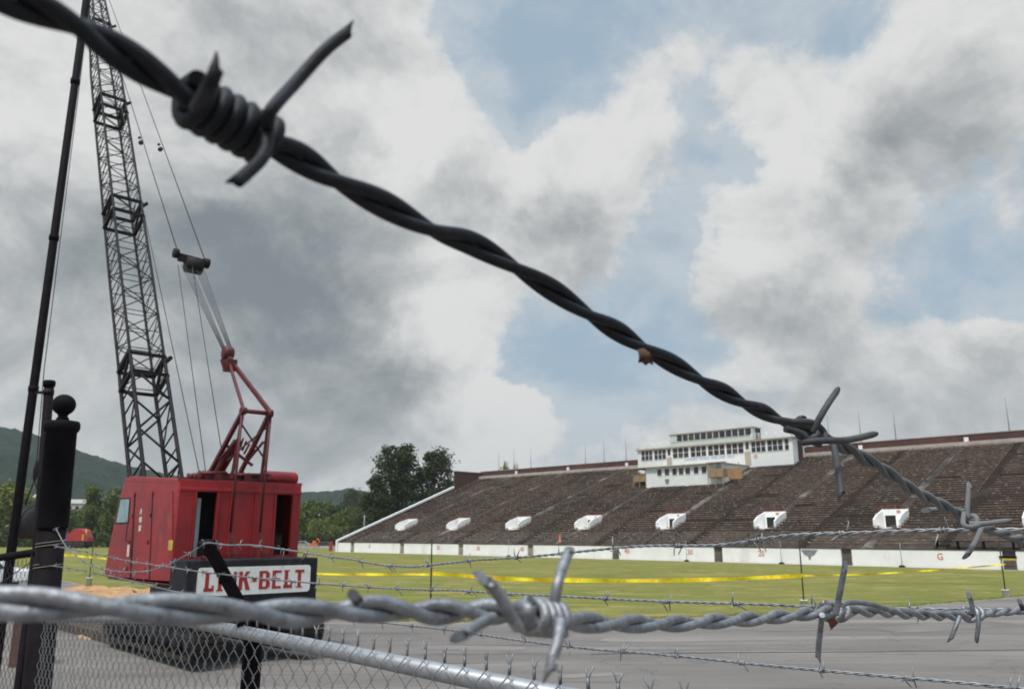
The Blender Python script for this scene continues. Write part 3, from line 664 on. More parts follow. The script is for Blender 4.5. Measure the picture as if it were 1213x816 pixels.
# ------------------------------------------------------------------ hills
ridge = [(-200, 500), (-60, 503), (0, 512), (30, 520), (60, 530), (100, 541), (150, 553), (210, 565), (280, 577), (355, 585.5), (390, 584.5), (410, 581), (440, 586), (560, 592), (700, 600), (1300, 606)]
def rid(px):
    for (a, ya), (b, yb) in zip(ridge, ridge[1:]):
        if a <= px <= b: return ya + (yb-ya)*(px-a)/(b-a)
    return 600
mb = MB(); NA, NRr = 620, 110; vs = []; fs = []
for i in range(NA+1):
    px = -200 + 1500*i/NA; yr = rid(px)
    u = (px-606.5)/985.8; hz = (632.3-yr)/985.8
    for j in range(NRr+1):
        t = j/NRr
        R = 420 + 900*t
        yy = R/math.sqrt(1+u*u)*1.0; xx = u*yy
        prof = (math.sin(min(1, t/.75)*PI/2))**1.6 if t < .75 else 1 - (t-.75)*1.2
        h0 = hz*(420+900*.75)/math.sqrt(1+u*u)
        h = (h0+3.1)*prof
        roll = noise.noise(Vector((xx*.006, yy*.006, 0)))*10*prof
        can = (noise.voronoi(Vector((xx*.10, yy*.10, 0)))[0][0])*-5.0 + noise.noise(Vector((xx*.25, yy*.25, 5)))*1.2
        vs.append((xx, yy, max(-2, h + roll*.5 + can*(.35+.65*min(1, prof*4)) - (3 if t == 0 else 0))))
for i in range(NA):
    for j in range(NRr):
        a = i*(NRr+1)+j; fs.append((a, a+NRr+1, a+NRr+2, a+1))
mb.add(vs, fs, True); o = mb.build('wooded_hills', 'forest'); o['kind'] = 'structure'

# ------------------------------------------------------------------ trees
def make_tree(label, cat, lm, h, w, seed, leaf, nleaf, lobes, base=.15, loc=(0, 0, 0), group=None, dens=1.0):
    r = random.Random(seed)
    t_ = thing('tree', label, cat, (0, 0, 0), group)
    tr = MB(); tr.tube([(0, 0, -.3), (r.uniform(-.1, .1)*w*.2, 0, h*.3), (r.uniform(-.05, .05)*w, r.uniform(-.05, .05)*w, h*.75)], [h*.028, h*.020, h*.006], 8)
    L = []
    for i in range(lobes):
        a = r.uniform(0, 2*PI); zz = base + (1-base)*(.12+.80*((i+.5)/lobes)); prof = math.sin(PI*min(.97, max(.12, (zz-base)/(1-base)*.8+.14)))**.7
        rr = w/2*prof*r.uniform(.35, .80)
        c = Vector((math.cos(a)*rr, math.sin(a)*rr, zz*h)); R = w*r.uniform(.13, .23)*(.75+.5*prof)
        if c.z + R*.8 > h: c.z = h - R*.8
        L.append((c, R))
        tr.tube([(0, 0, h*max(.2, zz-.25)), c*.6 + Vector((0, 0, c.z*.36)), c], [h*.011, h*.007, h*.003], 5)
    tr.build('trunk', 'bark', t_)
    mb = MB(); per = nleaf//lobes
    for c, R in L:
        ncl = max(5, per//14)
        for q in range(ncl):
            dv = Vector((r.gauss(0, 1), r.gauss(0, 1), r.gauss(0, 1))).normalized()
            cc = c + Vector((dv.x*R, dv.y*R, dv.z*R*.75))*(r.random()**.35)*r.uniform(.8, 1.15)
            sr = R*r.uniform(.16, .30)
            for k in range(14):
                p = cc + Vector((r.gauss(0, sr), r.gauss(0, sr), r.gauss(0, sr*.7)))
                sz = leaf*r.uniform(.6, 1.3)
                n1 = Vector((r.gauss(0, 1), r.gauss(0, 1), r.gauss(0, 1)+.6)).normalized(); a1 = n1.orthogonal().normalized(); a1 = (Matrix.Rotation(r.uniform(0, 6.3), 3, n1) @ a1); b1 = n1.cross(a1)
                mb.add([p-a1*sz*.5, p+b1*sz*.3, p+a1*sz*.5, p-b1*sz*.3], [(0, 1, 2, 3)])
    mb.build('crown', lm, t_)
    t_.location = loc
    return t_
def ax(px, Y): return (px-606.5)/985.8*Y
def hy(y, Y): return 3.1 + (632.3-y)/985.8*Y
tall = make_tree('tall broad dark tree left of the grandstand, the bigger crown', 'tree', 'leaf_dark', hy(522, 185), 12.5, 11, .62, 13000, 40, .10, (ax(465, 185), 185, 0), 'tall dark trees beside the grandstand')
tall2 = make_tree('tall dark tree against the brick end of the grandstand, the right crown', 'tree', 'leaf_dark', hy(529, 190), 11.5, 12, .62, 11000, 32, .12, (ax(510, 190), 190, 0), 'tall dark trees beside the grandstand')
make_tree('ivy-covered narrow tree on the left flank of the tall dark trees', 'tree', 'leaf_dark', hy(560, 180), 7.0, 13, .6, 6000, 18, .02, (ax(443, 180), 180, 0), 'tall dark trees beside the grandstand')
A = make_tree('round green tree at the far left edge behind the tall black pole', 'tree', 'leaf_mid', 14, 12, 21, .62, 6500, 24, .06, (0, 0, 0), 'trees across the far end of the field')
B = make_tree('bushy tree behind the field', 'tree', 'leaf_yel', 12, 11, 22, .60, 6000, 22, .04, (0, 0, 0), 'trees across the far end of the field')
Cc_ = make_tree('conical tree', 'tree', 'leaf_mid', 15, 8, 23, .60, 5000, 20, .05, (0, 0, 0), 'trees across the far end of the field')
Dk = make_tree('dark tree', 'tree', 'leaf_dark', 15, 12, 24, .66, 5500, 22, .06, (0, 0, 0), 'trees across the far end of the field')
def put(src, px, Y, ytop, wpx, label, first=False, rz=None):
    h = hy(ytop, Y); w = wpx/985.8*Y
    hs = {A: 14, B: 12, Cc_: 15, Dk: 15}[src]; ws = {A: 12, B: 11, Cc_: 8, Dk: 12}[src]
    loc = (ax(px, Y), Y, 0); sc = (w/ws, w/ws, h/hs); rz = random.uniform(0, 6) if rz is None else rz
    if first: src.location = loc; src.scale = sc; src.rotation_euler.z = rz; src['label'] = label; return src
    return copy_thing(src, loc, rz, sc, label)
put(B, 8, 215, 571, 62, 'yellow-green round tree at the left edge of the picture behind the black pole', True)
put(A, 44, 235, 590, 60, 'green tree behind the hanging dark drum', True)
put(Dk, 30, 250, 603, 80, 'dark low tree at the back, left of the black gate post', True)
put(Cc_, 108, 215, 573, 34, 'pointed green tree between the gate post and the crane, left peak', True)
put(Cc_, 131, 212, 575, 38, 'pointed green tree touching the crane cab, right peak')
put(A, 88, 232, 603, 50, 'rounded tree right behind the gate post')
put(Dk, 118, 245, 600, 70, 'dark tree behind the small red machine')
put(B, 155, 225, 590, 50, 'yellow-green tree hidden partly behind the crane cab')
put(Dk, 72, 260, 608, 60, 'low dark tree far behind the gate post')
put(A, 372, 250, 592, 50, 'green tree just right of the crane house')
put(B, 378, 232, 613, 30, 'small bright bush-like tree right of the crane house')
put(Dk, 399, 262, 598, 46, 'dark tree midway between the crane and the tall trees')
put(A, 418, 245, 600, 44, 'green tree left of the tall dark trees')
put(Dk, 436, 225, 603, 34, 'dark tree at the foot of the tall dark trees')
put(B, 400, 240, 622, 36, 'low pale tree above the left end of the white wall')
put(Dk, 352, 270, 598, 60, 'dark tree mostly behind the crane house')
put(Dk, 414, 420, 578, 30, 'distant dark tree on the skyline left of the tall trees')
put(Dk, 428, 430, 583, 34, 'distant dark tree on the skyline touching the tall trees')
put(A, 598, 214, 548, 16, 'tree top showing above the grandstand rim, left of the two')
put(B, 611, 216, 551, 14, 'smaller tree top showing above the grandstand rim, right of the two')
put(A, 250, 240, 600, 70, 'green tree mostly hidden behind the crane house')
# undergrowth along the foot of the trees
r = random.Random(5); mb = MB()
for i in range(15000):
    px = r.uniform(-60, 470); Y = r.uniform(198, 214)
    hh = 3.4 + 2.2*noise.noise(Vector((px*.05, 0, 0)))
    p = Vector((ax(px, Y), Y, max(.1, r.random()**.7*hh))); sz = r.uniform(.5, 1.1)
    n1 = Vector((r.gauss(0, 1), r.gauss(0, 1)-.5, r.gauss(0, 1)+.4)).normalized(); a1 = n1.orthogonal().normalized(); b1 = n1.cross(a1)
    mb.add([p-a1*sz*.5, p+b1*sz*.35, p+a1*sz*.5, p-b1*sz*.35], [(0, 1, 2, 3)])
tag(mb.build('undergrowth', 'leaf_dark'), 'dense dark undergrowth along the foot of the far trees', 'undergrowth', kind='stuff')
# ------------------------------------------------------------------ crane
CH = Vector((-.68, .733, 0)).normalized(); CLt = Vector((-CH.y, CH.x, 0)); CO = Vector((-8.3, 20.5, 0)) - CLt*1.675
def K(r, l, z): return CO + CH*r + CLt*l + Vector((0, 0, z))
def on_side(x, y, l=1.675):
    q = onplane(x, y, CO+CLt*l, CLt)-CO; return q.dot(CH), q.z
crane = thing('crawler_crane', 'red crawler crane with tall dark lattice boom and black counterweight, its back towards the camera', 'crane', K(2, 0, 0))
# house shell: roof rises slightly to the front, front sloping
prof = [(0, 1.92), (5.03, 1.92), (4.93, 2.6), (4.42, 4.15), (4.12, 4.66), (3.7, 4.70), (0, 4.44)]
mb = MB()
W2 = 1.675
# side shells and roof, with a real open back
mb.prism([(0.06, 1.98)] + [(5.03, 1.92), (4.93, 2.6), (4.42, 4.15), (4.12, 4.66), (3.7, 4.70), (0.06, 4.44)], W2-.05, W2, lambda a, u, w: K(u, a, w))
mb.prism([(0.06, 1.98)] + [(5.03, 1.92), (4.93, 2.6), (4.42, 4.15), (4.12, 4.66), (3.7, 4.70), (0.06, 4.44)], -W2, -W2+.05, lambda a, u, w: K(u, a, w))
mb.prism([(0.06, 4.38), (3.7, 4.63), (3.7, 4.70), (0.06, 4.441)], -W2+.051, W2-.051, lambda a, u, w: K(u, a, w))
mb.prism([(5.03, 1.92), (4.93, 2.6), (4.42, 4.15), (4.12, 4.66), (3.7, 4.698), (3.7, 4.60), (4.05, 4.58), (4.36, 4.12), (4.85, 2.58), (4.95, 1.92)], -W2+.052, W2-.052, lambda a, u, w: K(u, a, w))
mb.box(0.06, 4.9, -W2+.05, W2-.05, 1.85, 1.915, K)
shell = mb.build('house', 'crane_red', crane, bevel=.03)
# rear wall with two door openings
mb = MB()
O1 = (.70, 1.21); O2 = (-1.42, -.96)
for a, b in ((O1[1], W2), (O2[1], O1[0]), (-W2, O2[0])): mb.box(-.02, .058, a, b, 1.95, 4.44, K)
for a, b in (O1, O2): mb.box(-.018, .056, a, b, 4.14, 4.43, K); mb.box(-.018, .056, a, b, 1.95, 2.55, K)
for l_ in (1.25, .66, -.35, .32, -.92, -1.46): mb.box(-.05, -.021, l_-.03, l_+.03, 2.55, 4.14, K)
mb.box(-.06, -.021, -W2, W2, 4.16, 4.24, K)
rw = mb.build('rear_wall', 'crane_red', crane, bevel=.012)
mb = MB(); mb.box(.9, .95, -W2+.06, W2-.06, 1.95, 4.3, K); mb.build('engine_bay_back', 'dark_void', crane)
mb = MB(); mb.box(.35, .85, .95, 1.05, 2.2, 4.0, K); mb.build('inner_door', 'box_green', crane)
mb = MB(); mb.box(.3, .85, -1.35, -1.0, 2.2, 3.1, K); mb.build('engine', 'track', crane)
mb = MB(); mb.box(.25, .8, .75, .95, 2.2, 2.9, K); mb.build('fuel_box', 'track', crane)
# side doors, grooves, window, handles
def side_panel(pts, m, name, d=.02, par=crane, inner=None):
    a = [on_side(*p) for p in pts]
    mb = MB(); mb.prism(a, W2+.001, W2+d, lambda q, u, w: K(u, q, w)); return mb.build(name, m, par)
cd = side_panel([(144.5, 585), (160, 583), (154.5, 684), (126.5, 681)], 'crane_red', 'cab_door', .022)
mb = MB(); mb.prism([on_side(*p) for p in ((143.4, 590), (155.8, 589.5), (153.5, 620), (137.2, 620.5))], W2+.023, W2+.03, lambda q, u, w: K(u, q, w)); fr_ = mb.build('window_frame', 'dark_void', cd)
mb = MB(); mb.prism([on_side(*p) for p in ((144.3, 591.5), (154.6, 591), (152.4, 618), (139.0, 618.8))], W2+.031, W2+.034, lambda q, u, w: K(u, q, w)); mb.build('cab_window', 'glass', cd)
side_panel([(182.5, 581), (205, 581.5), (205, 688), (178.5, 686.5)], 'crane_red', 'side_panel', .018)
side_panel([(161.8, 583), (181, 583), (177, 686), (156.3, 684.5)], 'crane_red', 'sliding_door', .018)
for (xa, ya, xb, yb) in ((160.9, 583, 155.4, 684.5), (181.8, 582, 177.7, 686.5)):
    a = on_side(xa, ya); b = on_side(xb, yb); mb = MB(); mb.bar(K(a[0], W2+.012, a[1]), K(b[0], W2+.012, b[1]), .03); mb.build('door_gap', 'dark_void', crane)
mb = MB(); a = on_side(155.6, 645); b = on_side(154.6, 659); mb.bar(K(a[0], W2+.06, a[1]), K(b[0], W2+.06, b[1]), .06); mb.build('door_handle', 'decal_white', crane)
# white stencilled marks on the side door (numbers one above the other)
a = on_side(168, 606)
for i, ch in enumerate(('A', '98', 'LS')):
    text_part(ch, .20, 'decal_white', lambda x, y, w, i=i: K(a[0]-x-.02*i, W2+.021+w, a[1]-.22*i+y), crane, 'stencil', .95, .012)
mb = MB(); a = on_side(203, 645.5); mb.box(a[0]-.14, a[0]+.14, W2+.02, W2+.024, a[1]-.12, a[1]+.12, K); mb.build('warning_label', 'yellow_label', crane)
# hinges and rivets
for z_ in (2.2, 2.9, 3.6, 4.15):
    for r_ in (1.72, 3.1): mb = MB(); mb.tube([K(r_, W2+.03, z_-.06), K(r_, W2+.03, z_+.06)], .02, 6); mb.build('hinge', 'crane_dark_red', crane)
# rivet rows and seam strips on the side and rear plates
mb = MB()
for z_, r0, r1 in ((1.99, .15, 4.9), (4.33, .15, 4.0)):
    q = r0
    while q < r1:
        mb.lathe([(.012, 0), (.010, .008), (.003, .012)], K(q, W2+.001, z_ + (.06*q if z_ > 4 else 0)), 6, CLt); q += .16
z_ = 2.1
while z_ < 4.35:
    mb.lathe([(.012, 0), (.010, .008), (.003, .012)], K(.10, W2+.001, z_), 6, CLt)
    for l_ in (1.60, .62, .40, -.86, -1.60): mb.lathe([(.012, 0), (.010, .008), (.003, .012)], K(-.021, l_, z_), 6, -CH)
    z_ += .16
tag(mb.build('rivets', 'crane_red', crane), kind='stuff')
for (r0, z0, r1, z1) in ((.10, 2.55, 1.30, 2.55), (.10, 3.55, 1.30, 3.60)):
    mb = MB(); mb.bar(K(r0, W2+.006, z0), K(r1, W2+.006, z1), .035, .012); mb.build('seam_strip', 'crane_red', crane)
mb = MB(); mb.tube([K(3.24, W2+.01, 2.9), K(3.24, W2+.09, 2.92), K(3.24, W2+.09, 3.5), K(3.24, W2+.01, 3.52)], .014, 8); mb.build('grab_handle', 'crane_dark_red', crane)
mb = MB(); mb.prism([(3.9, 4.62), (4.5, 4.30), (4.56, 4.36), (3.95, 4.73)], -W2-.02, W2+.02, lambda a, u, w: K(u, a, w)) if False else mb.box(.0, .10, -W2-.02, W2+.02, 4.40, 4.47, K); mb.build('eave_strip', 'crane_dark_red', crane)
for l_ in (1.35, -1.35):
    mb = MB(); mb.tube([K(-1.07, l_, 2.50), K(-1.07, l_, 2.58), K(-.95, l_, 2.58), K(-.95, l_, 2.50)], .018, 8); mb.build('lifting_eye', 'crane_dark_red', crane)
# roof furniture: exhaust tank, gantry feet, sheaves
mb = MB(); mb.lathe([(.02, 0), (.15, .02), (.185, .05), (.185, .98), (.16, 1.03), (.02, 1.04)], K(.30, -.62, 4.60), 18, -CLt); mb.build('exhaust_tank', 'crane_red', crane)
mb = MB(); mb.box(.1, 3.0, -.25, -.05, 4.45, 4.62, K); mb.box(.1, 2.6, .55, .75, 4.45, 4.62, K); mb.box(.2, .5, -.9, .9, 4.46, 4.66, K)
mb.box(1.4, 1.6, -.5, .9, 4.55, 4.68, K); mb.build('roof_beam', 'crane_dark_red', crane)
for (r_, l_, R_) in ((.5, .95, .15), (.7, 1.15, .11), (1.2, .2, .17), (.45, -.45, .13), (.3, -.15, .14)):
    mb = MB(); mb.lathe([(.04, -.06), (R_, -.06), (R_*.8, 0), (R_, .06), (.04, .06)], K(r_, l_, 4.46+R_*.75), 16, CLt); mb.build('roof_sheave', 'crane_dark_red', crane)
mb = MB(); rr_ = random.Random(2)
for i in range(9):
    l_ = rr_.uniform(-.8, 1.1); r_ = rr_.uniform(.1, .6); mb.tube([K(r_, l_, 4.42), K(r_+rr_.uniform(-.1, .1), l_+rr_.uniform(-.15, .15), 4.68+rr_.uniform(-.06, .05))], .035, 6)
for a_, b_ in (((.2, 1.1), (.2, .4)), ((.15, .2), (.15, -.8))): mb.tube([K(a_[0], a_[1], 4.62), K(b_[0], b_[1], 4.66)], .05, 8)
mb.build('roof_fitting', 'crane_dark_red', crane)
mb = MB(); mb.prism([(1.15, 4.6), (1.9, 4.55), (.15, 5.55), (.0, 5.5)], .12, .30, lambda q, u, w: K(u, q, w)); mb.build('gusset_plate', 'crane_dark_red', crane)
# counterweight
cwt = MB(); cwt.box(-1.05, -.0, -1.72, 1.72, 1.38, 2.50, K); 
cw = cwt.build('counterweight', 'cw_black', crane, bevel=.035)
mb = MB(); mb.box(-.0+.01, 1.2, -1.6, 1.72, 1.36, 1.84, K); mb.build('deck_frame', 'cw_black', crane)
def rearp(x, y, L): q = onplane(x, y, CO+CH*L, CH)-CO; return q.dot(CLt), q.z
# sign with rounded corners
l0, l1, z0_, z1_ = -1.50, 1.46, 1.66, 2.32
mb = MB(); pr = []
for (cx, cz, a0) in ((l1-.08, z1_-.08, 0), (l0+.08, z1_-.08, 90), (l0+.08, z0_+.08, 180), (l1-.08, z0_+.08, 270)):
    for q in range(5): an = math.radians(a0+q*22.5); pr.append((cx+.08*math.cos(an), cz+.08*math.sin(an)))
vs = [K(-1.075, l, z) for l, z in pr] + [K(-1.055, l, z) for l, z in pr]; n = len(pr)
mb.add(vs, [tuple(range(n)), tuple(range(2*n-1, n-1, -1))] + [(i, n+i, n+(i+1) % n, (i+1) % n) for i in range(n)])
sgn = mb.build('name_board', 'sign_white', cw)
# block letters with slab feet
st = .115; hh = .44
def glyph(ch):
    B = []
    if ch == 'L': B = [('r', .03, 0, .03+st, 1), ('r', 0, .93, .2, 1), ('r', 0, 0, .30, st*1.6), ('r', .24, 0, .30, .32)]; w = .31
    if ch == 'I': B = [('r', .04, 0, .04+st, 1), ('r', 0, .93, .2, 1), ('r', 0, 0, .2, .07)]; w = .20
    if ch == 'N': B = [('r', 0, 0, .10, 1), ('r', .23, 0, .33, 1), ('p', (0, 1), (.12, 1), (.33, 0), (.21, 0))]; w = .33
    if ch == 'K': B = [('r', 0, 0, st, 1), ('p', (st-.01, .40), (st-.01, .60), (.22, 1), (.35, 1)), ('p', (st+.03, .60), (st+.12, .72), (.37, 0), (.23, 0))]; w = .36
    if ch == '-': B = [('r', 0, .42, .14, .60)]; w = .14
    if ch == 'B': B = [('r', 0, 0, st, 1), ('r', 0, .86, .25, 1), ('r', 0, .44, .26, .58), ('r', 0, 0, .26, .14), ('p', (.25, 1), (.34, .86), (.34, .62), (.26, .50), (.22, .58), (.22, .86)), ('p', (.26, .52), (.36, .42), (.36, .14), (.26, 0), (.23, .14), (.23, .44))]; w = .36
    if ch == 'E': B = [('r', 0, 0, st, 1), ('r', 0, .86, .30, 1), ('r', 0, .43, .26, .57), ('r', 0, 0, .30, .14)]; w = .31
    if ch == 'T': B = [('r', .10, 0, .10+st, 1), ('r', 0, .84, .32, 1), ('r', .05, 0, .27, .07)]; w = .32
    return B, w
word = 'LINK-BELT'; tot = sum(glyph(c)[1] for c in word) + .075*(len(word)-1); scx = 2.62/tot; pos = 0
for ch in word:
    B, w = glyph(ch); mb = MB()
    for i, b in enumerate(B):
        pts = [(b[1], b[2]), (b[3], b[2]), (b[3], b[4]), (b[1], b[4])] if b[0] == 'r' else list(b[1:])
        ar = sum(pts[k][0]*pts[(k+1) % len(pts)][1]-pts[(k+1) % len(pts)][0]*pts[k][1] for k in range(len(pts)))
        if ar < 0: pts = pts[::-1]
        e = 1.0805 + .0006*i; n = len(pts)
        vs = [K(-e, 1.30-(pos+x)*scx, z0_+.11+y*hh) for x, y in pts] + [K(-1.0755, 1.30-(pos+x)*scx, z0_+.11+y*hh) for x, y in pts]
        mb.add(vs, [tuple(range(n)), tuple(range(2*n-1, n-1, -1))] + [(k, n+k, n+(k+1) % n, (k+1) % n) for k in range(n)])
    mb.build('letter', 'sign_red', sgn); pos += w+.075
# gantry (the red A-frame) and its back struts
ga = MB()
TL, TR = K(-.45, .37, 6.24), K(-.45, -.37, 6.24)
ga.tube([TL+CLt*.05, TR-CLt*.05], .06, 10)
for s_, T in ((.37, TL), (-.37, TR)):
    ga.bar(T, K(1.35, s_*1.15, 4.6), .10)
    ga.bar(T, K(-.15, s_*1.1, 4.5), .07)
    ga.bar(K(.95, s_*1.1, 4.95), K(-.2, s_, 5.5), .05)
ga.bar(K(-.42, -.37, 5.9), K(.3, .37, 5.0), .035); ga.bar(K(-.40, .37, 5.9), K(-.25, -.37, 5.1), .035)
ga.lathe([(.10, -.07), (.10, .07)], TL, 12, CLt); ga.lathe([(.11, -.07), (.11, .07)], TR, 12, CLt)
ga.bar(K(.5, .4, 5.45), K(.3, -.35, 4.9), .07)
for q in range(5): ga.bar(K(.1+q*.12, -.1, 5.0+.1*q), K(-.05+q*.1, -.25+q*.05, 5.3+.08*q), .04)
gan = ga.build('gantry', 'crane_dark_red', crane)
mb = MB(); top = K(1.42, 0, 7.86)
mb.bar(TL+Vector((0, 0, .05)), top+CLt*.05, .07); mb.bar(TR+Vector((0, 0, .05)), top-CLt*.05, .10)
mb.build('gantry_mast', 'crane_dark_red', crane)
for s_ in (.40, -.40):
    mb = MB(); mb.tube([K(-.46, s_, 6.2), K(-.30, s_, 3.1)], .035, 8); mb.bar(K(-.30, s_, 3.15), K(-.55, s_-.10, 2.52), .07, .04); mb.bar(K(-.30, s_, 3.2), K(-.35, s_, 2.52), .04)
    mb.box(-.62, -.40, s_-.18, s_, 2.503, 2.62, K); mb.build('back_strut', 'crane_dark_red', crane)
mb = MB(); pc_ = K(1.68, 0, 8.18)
mb.lathe([(.05, -.15), (.18, -.13), (.21, -.07), (.21, .07), (.18, .13), (.05, .15)], pc_, 18, CLt)
mb.bar(pc_, top-Vector((0, 0, .12)), .14, .20)
mb.box(1.30, 1.62, -.14, .14, 7.62, 7.95, K); mb.bar(K(1.4, .16, 7.6), K(1.55, .22, 7.95), .07)
mb.build('sheave_block', 'crane_dark_red', crane)
# bail (floating harness)
bl, br_ = K(5.22, .42, 11.93), K(5.02, -.40, 11.83)
mb = MB(); mb.bar(bl, br_, .16, .24); mb.lathe([(.05, -.07), (.16, -.07), (.16, .07), (.05, .07)], bl+CLt*.08+Vector((0, 0, .10)), 14, CLt); mb.lathe([(.05, -.07), (.17, -.07), (.17, .07), (.05, .07)], br_-CLt*.05+Vector((0, 0, .02)), 14, CLt)
mb.lathe([(.05, -.27), (.27, -.25), (.27, .25), (.05, .27)], (bl+br_)/2-CLt*.08-Vector((0, 0, .17)), 16, CLt)
mb.build('bail', 'black_steel', crane)
mb = MB()
for q in range(5):
    for s_ in (.10, -.36):
        mb.tube([K(5.05, s_+q*.075-.03, 11.65), K(1.68, s_*.45+.01+q*.026, 8.25)], .010, 5)
mb.build('reeving', 'cable', crane)
TIPR, TIPZ = 23.6, 33.2
pls = []
for s_, p in ((.40, bl), (-.40, br_)):
    e = K(TIPR, s_*.7, TIPZ+.2); mb = MB(); mb.tube([p+Vector((0, 0, .1)), e], .018, 6); pls.append(mb.build('pendant_line', 'cable', crane))
for s_, (x, y) in ((.40, (167, 169)), (-.40, (190, 177))):
    q = onplane(x, y, CO+CLt*s_*.93, CLt); mb = MB(); mb.lathe([(.03, -.12), (.09, -.06), (.09, .06), (.03, .12)], q, 8, CH)
    q = q+CH*.25+Vector((0, 0, .30)); mb.lathe([(.02, -.10), (.06, 0), (.02, .10)], q, 8, CH); mb.build('shackle', 'cable', pls[0 if s_ > 0 else 1])
for a, b in ((K(TIPR-.2, .1, TIPZ), K(2.7, .1, 4.75)), (K(5.35, .35, 11.7), K(2.0, .2, 4.7)), (K(4.95, .05, 11.7), K(1.2, .05, 4.9))):
    mb = MB(); mb.tube([a, b], .013, 5); mb.build('hoist_line', 'cable', crane)
# boom
mb = MB()
BF = (4.6, 1.8); bd = Vector((.6057, 0, 1)).normalized()      # in (r, z)
def boom_pt(t, a, b):      # t metres along the boom, a lateral, b across
    r_ = BF[0] + bd.x*t + bd.z*b; z_ = BF[1] + bd.z*t - bd.x*b
    return K(r_, a, z_)
LB = 37.2
def bw(t):
    if t < 2.5: return .60 + (1.17-.60)*(t/2.5)
    if t < 13: return 1.17
    if t < 27: return 1.17-.15*(t-13)/14
    return 1.02-.62*(t-27)/(LB-27)
def bb(t): return .25 + (1.10-.25)*(t/2.5) if t < 2.5 else bw(t)*.95
ts = [0, 2.5]
t = 2.5
while t < LB-.7:
    t += 1.30 if t < 7.5 else .92; ts.append(min(t, LB))
ch_ = ((1, 1), (1, -1), (-1, -1), (-1, 1))
for (sa, sb) in ch_:
    mb.tube([boom_pt(t, sa*bw(t)/2, sb*bb(t)/2) for t in ts], [.068 if t < 8 else .052 for t in ts], 7)
joints = [7.5, 16.0, 23.3, 30.2]
for i in range(1, len(ts)-1):
    t0, t1 = ts[i], ts[i+1]
    C0 = [boom_pt(t0, sa*bw(t0)/2, sb*bb(t0)/2) for sa, sb in ch_]; C1 = [boom_pt(t1, sa*bw(t1)/2, sb*bb(t1)/2) for sa, sb in ch_]
    lo = t0 < 7.4
    rd = .040 if lo else .022
    for k in range(4):
        k2 = (k+1) % 4; broad = k % 2 == 1      # k=1,3 join the left and right chords
        a, b = (C0[k], C1[k2]) if (i + (k > 1)) % 2 else (C0[k2], C1[k])
        mb.tube([a, b], rd if broad else rd*.7, 5)
        if not lo or not broad: mb.tube([C0[k], C0[k2]], rd*.8, 5)
        if not broad: mb.tube([C0[k].lerp(C1[k], .5), C0[k2].lerp(C1[k2], .5)], rd*.7, 5)
boom = mb.build('boom', 'black_steel', crane)
for tj in joints:
    mb = MB()
    for dt in (0, .85):
        t_ = tj+dt; P_ = [boom_pt(t_, sa*(bw(t_)/2+.02), sb*(bb(t_)/2+.02)) for sa, sb in ch_]
        for k in range(4): mb.bar(P_[k], P_[(k+1) % 4], .13, .11)
    P_ = [boom_pt(tj, sa*(bw(tj)/2), sb*(bb(tj)/2)) for sa, sb in ch_]; Q_ = [boom_pt(tj+.85, sa*(bw(tj)/2), sb*(bb(tj)/2)) for sa, sb in ch_]
    mb.bar(P_[0], Q_[1], .08); mb.bar(P_[3], Q_[2], .08)
    t_ = tj+.6; mb.bar(boom_pt(t_, -bw(t_)/2, -bb(t_)/2), boom_pt(t_+.25, -bw(t_)/2-.22, -bb(t_)/2-.05), .12)
    mb.build('boom_joint', 'black_steel', boom)
mb = MB(); mb.lathe([(.06, -.18), (.38, -.18), (.30, 0), (.38, .18), (.06, .18)], K(TIPR, 0, TIPZ), 20, CLt); mb.build('boom_head_sheave', 'black_steel', crane)
# crawler base
mb = MB(); mb.box(.3, 3.6, -1.2, 1.2, .95, 1.35, K); mb.lathe([(1.15, 1.35), (1.15, 1.85)], K(2.0, 0, 0), 28); mb.build('carbody', 'track', crane)
for s_ in (1, -1):
    mb = MB(); c = 1.22 if s_ > 0 else -1.45; w = .34
    x0, x1, R_ = -1.35, 5.0, .46; zc_ = .30 + R_
    pts = []
    for q in range(13): an = PI/2 + PI*q/12; pts.append((x0+R_+R_*math.cos(an), zc_+R_*math.sin(an)))
    for q in range(13): an = -PI/2 + PI*q/12; pts.append((x1-R_+R_*math.cos(an), zc_+R_*math.sin(an)))
    # shoes round the loop
    per = []
    for i in range(len(pts)):
        a = Vector((pts[i][0], pts[i][1])); b = Vector((pts[(i+1) % len(pts)][0], pts[(i+1) % len(pts)][1])); L_ = (b-a).length; nseg = max(1, round(L_/.2))
        for k in range(nseg): per.append((a.lerp(b, k/nseg), a.lerp(b, (k+1)/nseg)))
    for a, b in per:
        t_ = (b-a); a2 = a+t_*.06; b2 = b-t_*.06; nn = Vector((t_.y, -t_.x)).normalized()*.07
        cen = Vector(((x0+x1)/2, zc_)); 
        if nn.dot(a-cen) < 0: nn = -nn
        vs = [K(p.x, l, p.y) for l in (c-w, c+w) for p in (a2, b2, b2+nn, a2+nn)]
        mb.add(vs, [(0, 1, 2, 3), (7, 6, 5, 4), (0, 4, 5, 1), (1, 5, 6, 2), (2, 6, 7, 3), (3, 7, 4, 0)])
    o = mb.build('crawler_track', 'track', crane)
    mb = MB()
    for q in range(8): mb.lathe([(.05, -w*.8), (.25, -w*.8), (.25, w*.8), (.05, w*.8)], K(x0+R_+.05+q*(x1-x0-2*R_-.1)/7, c, .30+.31), 14, CLt)
    mb.box(x0+.5, x1-.5, c-.2, c+.2, .62, 1.0, K); mb.build('track_roller', 'cw_black', o)
